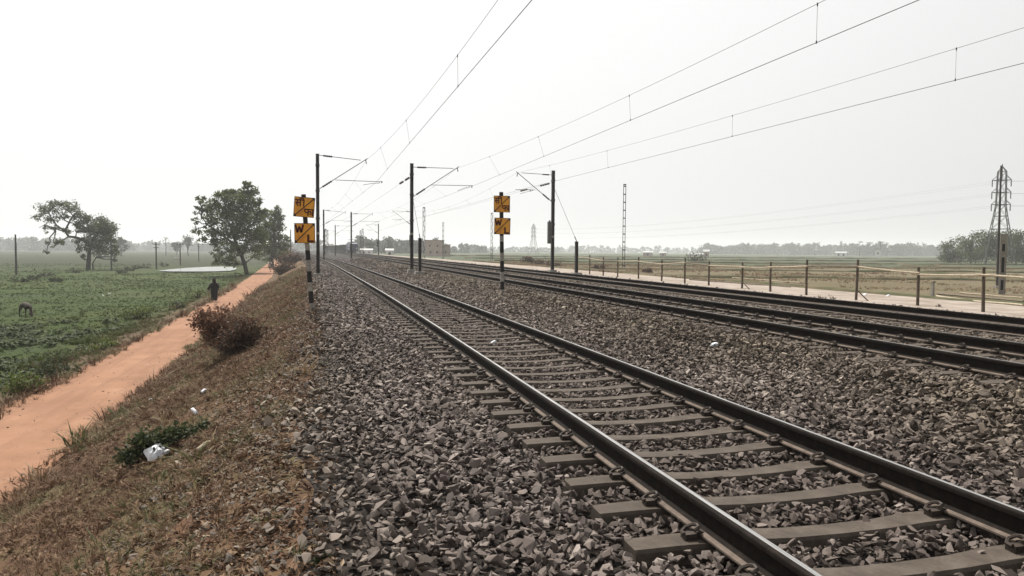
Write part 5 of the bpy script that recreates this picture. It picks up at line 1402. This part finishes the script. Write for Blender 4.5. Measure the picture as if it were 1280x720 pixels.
for z_, rx, ry, cy in ((1.38, .19, .15, 0), (1.48, .13, .12, -.01), (1.56, .125, .13, -.02), (1.66, .12, .135, -.02), (1.74, .09, .10, -.02), (1.77, .03, .04, -.02)):
    rings.append([(rx * math.cos(a), cy + ry * math.sin(a), z_) for a in np.linspace(0, 2 * math.pi, 13)[:-1]])
m.loft(rings); obj('head_scarf', m, MAT['robe'], pe, True)
m = M(); m.box((.37, -.22, .74), (.16, .08, .24), taper=.8); bgo = obj('cloth_bag', m, MAT['bamboo2']); bgo.parent = None
bgo.location = (0, 0, 0); _m = Matrix.Translation((x, t, z)) @ Matrix.Rotation(math.pi + .25, 4, 'Z'); bgo.data.transform(_m)
tag(bgo, 'small pale bag held by the black robed person', 'bag')

# motorcycle and rider at the far end of the path
x, t, z = at(337.5, 337.5)
mc = thing('motorcycle', 'motorcycle coming along the far end of the path under the dark tree', 'motorcycle', (x, t, z), 0.1)
for y in (-.62, .62):
    m = M(); n = 16
    m.tube([(0, y + .27 * math.cos(a), .30 + .27 * math.sin(a)) for a in np.linspace(0, 2 * math.pi, n + 1)], .05, 6, cap=False)
    wl = obj('wheel', m, MAT['black'], mc)
    m = M(); m.tube([(-.05, y, .3), (.05, y, .3)], .09, 8)
    for k in range(6):
        a = k * math.pi / 3; m.bar((0, y, .3), (0, y + .26 * math.cos(a), .3 + .26 * math.sin(a)), .015)
    obj('hub', m, MAT['galv'], wl)
m = M(); m.bar((0, -.5, .75), (0, .1, .45), .07); m.bar((0, .1, .45), (0, .62, .3), .06); m.bar((0, .1, .7), (0, .6, .8), .06); m.bar((-.06, -.62, .3), (-.06, -.42, .95), .04); m.bar((.06, -.62, .3), (.06, -.42, .95), .04); obj('frame', m, MAT['black'], mc)
m = M(); m.box((0, .0, .42), (.26, .36, .30)); obj('engine', m, MAT['galv'], mc)
m = M(); m.box((0, -.15, .82), (.26, .46, .20), taper=.8); obj('fuel_tank', m, MAT['letter'], mc)
m = M(); m.box((0, .38, .80), (.24, .66, .10), taper=.9); obj('seat', m, MAT['black'], mc)
m = M(); m.tube([(-.36, -.30, 1.02), (-.2, -.42, 1.0), (.2, -.42, 1.0), (.36, -.30, 1.02)], .02, 6); obj('handlebar', m, MAT['black'], mc)
m = M(); m.tube([(0, -.62, .90), (0, -.48, .90)], [.09, .06], 10); obj('headlight', m, MAT['white'], mc)
rd_ = thing('person', 'person in a pale shirt riding the far motorcycle on the path', 'person', (x, t, z), .1)
v = [(0, .30, .92), (0, .24, 1.12), (0, .18, 1.34), (0, .14, 1.46), (0, .12, 1.56), (0, .12, 1.66), (-.19, .18, 1.36), (-.30, .02, 1.18), (-.33, -.24, 1.06), (.19, .18, 1.36), (.30, .02, 1.18), (.33, -.24, 1.06),
     (-.12, .26, .90), (-.24, -.12, .80), (-.2, .04, .38), (-.2, -.1, .33), (.12, .26, .90), (.24, -.12, .80), (.2, .04, .38), (.2, -.1, .33)]
e = [(0, 1), (1, 2), (2, 3), (3, 4), (4, 5), (2, 6), (6, 7), (7, 8), (2, 9), (9, 10), (10, 11), (0, 12), (12, 13), (13, 14), (14, 15), (0, 16), (16, 17), (17, 18), (18, 19)]
skin_mesh('body', v, e, [.14, .13, .15, .06, .09, .08, .07, .05, .04, .07, .05, .04, .09, .07, .05, .04, .09, .07, .05, .04], MAT['skin'], rd_)
m = M(); rings = []
for z_, cy, rx, ry in ((.86, .30, .18, .16), (1.1, .25, .18, .15), (1.34, .18, .22, .14), (1.43, .15, .12, .10)):
    rings.append([(rx * math.cos(a), cy + ry * math.sin(a), z_) for a in np.linspace(0, 2 * math.pi, 13)[:-1]])
m.loft(rings)
for s in (-1, 1): m.tube([(s * .19, .18, 1.37), (s * .30, .03, 1.19), (s * .32, -.12, 1.11)], [.08, .07, .06], 7)
obj('shirt', m, MAT['pale'], rd_, True)
m = M()
for s in (-1, 1): m.tube([(s * .10, .28, .92), (s * .24, -.10, .82), (s * .2, .04, .42)], [.11, .09, .07], 7)
obj('trousers', m, MAT['black'], rd_, True)
m = M(); rings = [[(rx * math.cos(a), .12 + rx * 1.1 * math.sin(a), z_) for a in np.linspace(0, 2 * math.pi, 13)[:-1]] for z_, rx in ((1.60, .10), (1.66, .115), (1.72, .095), (1.76, .04))]
m.loft(rings); obj('hair', m, MAT['black'], rd_, True)

def grazer(label, name, cat, px, py, rz, sc, mat, mat2):
    x, t, z = at(px, py); z += .10; r = thing(name, label, cat, (x, t, z), rz); r.scale = (sc, sc, sc)
    # faces +x; grazing with its head down
    v = [(0, 0, .62), (.25, 0, .63), (.45, 0, .62), (-.28, 0, .63), (-.48, 0, .60), (.60, 0, .60), (.74, 0, .40), (.82, 0, .20), (.90, 0, .07), (-.56, 0, .55), (-.60, 0, .32),
         (.40, .12, .48), (.40, .13, .25), (.41, .13, .02), (.40, -.12, .48), (.44, -.13, .26), (.40, -.13, .02), (-.42, .12, .46), (-.48, .13, .25), (-.43, .13, .02), (-.42, -.12, .46), (-.52, -.13, .25), (-.50, -.13, .02),
         (.76, .10, .27), (.76, -.10, .27)]
    e = [(0, 1), (1, 2), (0, 3), (3, 4), (2, 5), (5, 6), (6, 7), (7, 8), (4, 9), (9, 10), (2, 11), (11, 12), (12, 13), (2, 14), (14, 15), (15, 16), (4, 17), (17, 18), (18, 19), (4, 20), (20, 21), (21, 22), (7, 23), (7, 24)]
    rad = [(.155, .15), (.15, .155), (.13, .15), (.15, .15), (.12, .13), .09, .065, .06, .035, .02, .012, .055, .026, .024, .055, .026, .024, .065, .030, .024, .065, .030, .024, .018, .018]
    skin_mesh('body', v, e, rad, mat, r)
    h = M()
    for s in (-1, 1): h.tube([(.74, s * .05, .30), (.70, s * .10, .40), (.64, s * .12, .44)], [.018, .014, .005], 5)
    obj('horns', h, mat2, r)
    return r
grazer('small dark brown goat grazing at the left edge of the green field', 'goat', 'goat', 32.5, 399, -.95, 1.25, MAT['cow'], MAT['pale'])
grazer('black and white cow far off in the left field beside the middle pole', 'cow', 'cow', 219.5, 328, .2, 1.75, MAT['cowpale'], MAT['dark'])
def egret(label, px, py, s, rz):
    x, t, z = at(px, py); r = thing('egret', label, 'bird', (x, t, z), rz, 'white birds in the field'); r.scale = (s, s, s)
    v = [(0, 0, .42), (.14, 0, .47), (.22, 0, .58), (.22, 0, .72), (.28, 0, .80), (-.20, 0, .36), (-.32, 0, .30)]
    skin_mesh('body', v, [(0, 1), (1, 2), (2, 3), (3, 4), (0, 5), (5, 6)], [.13, .09, .04, .035, .045, .08, .03], MAT['white'], r)
    m = M(); m.tube([(.31, 0, .80), (.44, 0, .78)], [.02, .004], 5); obj('beak', m, MAT['bamboo2'], r)
    m = M()
    for q in (-1, 1): m.tube([(0, q * .04, .32), (.02, q * .05, .16), (0, q * .05, 0)], .012, 5)
    obj('legs', m, MAT['dark'], r)
egret('white bird standing in the green field, right one of the two', 137, 370, .5, .3)
egret('white bird standing in the green field, left one of the two', 129, 372, .42, 2.4)

# ------------------------------------------------------------------ litter
MAT['plastic'] = mat_noise('white_plastic', (.62, .63, .66), (.78, .79, .82), 9, .35, spec=.5, c3=(.50, .54, .62), s3=7)
def crumpled(label, name, cat, px, py, w_, d_, h_, seed, mat, rz=0, group=None, pitch=0.):
    x, t, z = at(px, py); g = np.random.default_rng(seed); n = 9
    X, Y = np.meshgrid(np.linspace(-1, 1, n), np.linspace(-1, 1, n)); r = np.maximum(abs(X), abs(Y))
    Z = np.clip(1 - r ** 2.5, 0, 1) * h_ + g.uniform(-.5, .5, X.shape) * h_ * .5 * (r < .95)
    top = np.stack([X * w_ / 2 * (1 + g.normal(0, .05, X.shape)), Y * d_ / 2 * (1 + g.normal(0, .05, X.shape)), Z + .02], -1).reshape(-1, 3)
    bot = top * np.array([.96, .96, 0]) + np.array([0, 0, -.01])
    f = []
    for i in range(n - 1):
        for j in range(n - 1):
            a = i * n + j; f.append((a, a + 1, a + 1 + n, a + n)); f.append(tuple(k + n * n for k in (a + n, a + 1 + n, a + 1, a)))
    rim = [k for k in range(n)] + [k * n + n - 1 for k in range(1, n)] + [(n - 1) * n + k for k in range(n - 2, -1, -1)] + [k * n for k in range(n - 2, 0, -1)]
    for a, b in zip(rim, rim[1:] + rim[:1]): f.append((a, a + n * n, b + n * n, b))
    m = M(); m.add(np.concatenate([top, bot]), f); o = obj(name, m, mat); o.location = (x, t, z + .03); o.rotation_euler = (pitch, -.35, rz)
    return tag(o, label, cat, group)
crumpled('white crumpled plastic bag lying among weeds on the bank', 'plastic_bag', 'bag', 194, 575, .22, .22, .06, 1, MAT['plastic'], .35, pitch=.5); bpy.data.objects['plastic_bag'].location.z += .05
crumpled('small white scrap just right of the white plastic bag', 'plastic_scrap', 'litter', 209, 569, .06, .04, .012, 2, MAT['plastic'], .2, 'scraps of litter on the bank')
crumpled('narrow white scrap higher on the bank above the weeds', 'plastic_scrap', 'litter', 243, 517, .05, .13, .015, 3, MAT['plastic'], .6, 'scraps of litter on the bank', .6)
crumpled('white scrap near the edge of the path, above the plastic bag', 'plastic_scrap', 'litter', 188, 502, .09, .06, .014, 4, MAT['plastic'], .1, 'scraps of litter on the bank')
crumpled('pale scrap highest on the bank, above the narrow white one', 'plastic_scrap', 'litter', 255, 491, .10, .06, .014, 5, MAT['plastic'], .9, 'scraps of litter on the bank')
crumpled('white scrap lying on the ballast between near and middle tracks', 'plastic_scrap', 'litter', 893, 434, .13, .08, .025, 6, MAT['plastic'], -.5)
crumpled('little white scrap lying between the near rails', 'plastic_scrap', 'litter', 617, 430, .10, .05, .012, 7, MAT['plastic'], .3)
crumpled('white scrap on the sandy strip beside the leaning fence post', 'plastic_scrap', 'litter', 1081, 369, .22, .14, .03, 8, MAT['plastic'], .3)
crumpled('white scrap on the sandy strip right of the leaning fence post', 'plastic_scrap', 'litter', 1110, 370.5, .2, .12, .03, 9, MAT['plastic'], .3)
x, t, z = at(256, 563)
bt = thing('plastic_bottle', 'dusty pale bottle lying on the brown bank right of the weeds', 'bottle', (x, t, z + .03), .75); bt.rotation_euler = (0, -.2, 1.0)
m = M(); m.tube([(-.11, 0, .01), (-.09, 0, .01), (.04, 0, .02), (.07, 0, .02), (.10, 0, .02)], [.02, .034, .034, .026, .013], 10); obj('bottle_body', m, MAT['bamboo2'], bt, True)
m = M(); m.tube([(.10, 0, .02), (.125, 0, .02)], .015, 8); obj('cap', m, MAT['pale'], bt)

# ------------------------------------------------------------------ haze
hm, ht, hb = nodes('haze'); ht.nodes.remove(hb)
pv = ht.nodes.new('ShaderNodeVolumePrincipled'); pv.inputs['Color'].default_value = (.93, .96, .98, 1)
pv.inputs['Density'].default_value = .0004; pv.inputs['Anisotropy'].default_value = .2
L(ht, pv.outputs[0], ht.nodes['Material Output'].inputs['Volume'])
m = M(); m.box((0, 920, 14), (3440, 1990, 36.5)); hz = obj('haze', m, hm); tag(hz, kind='stuff')
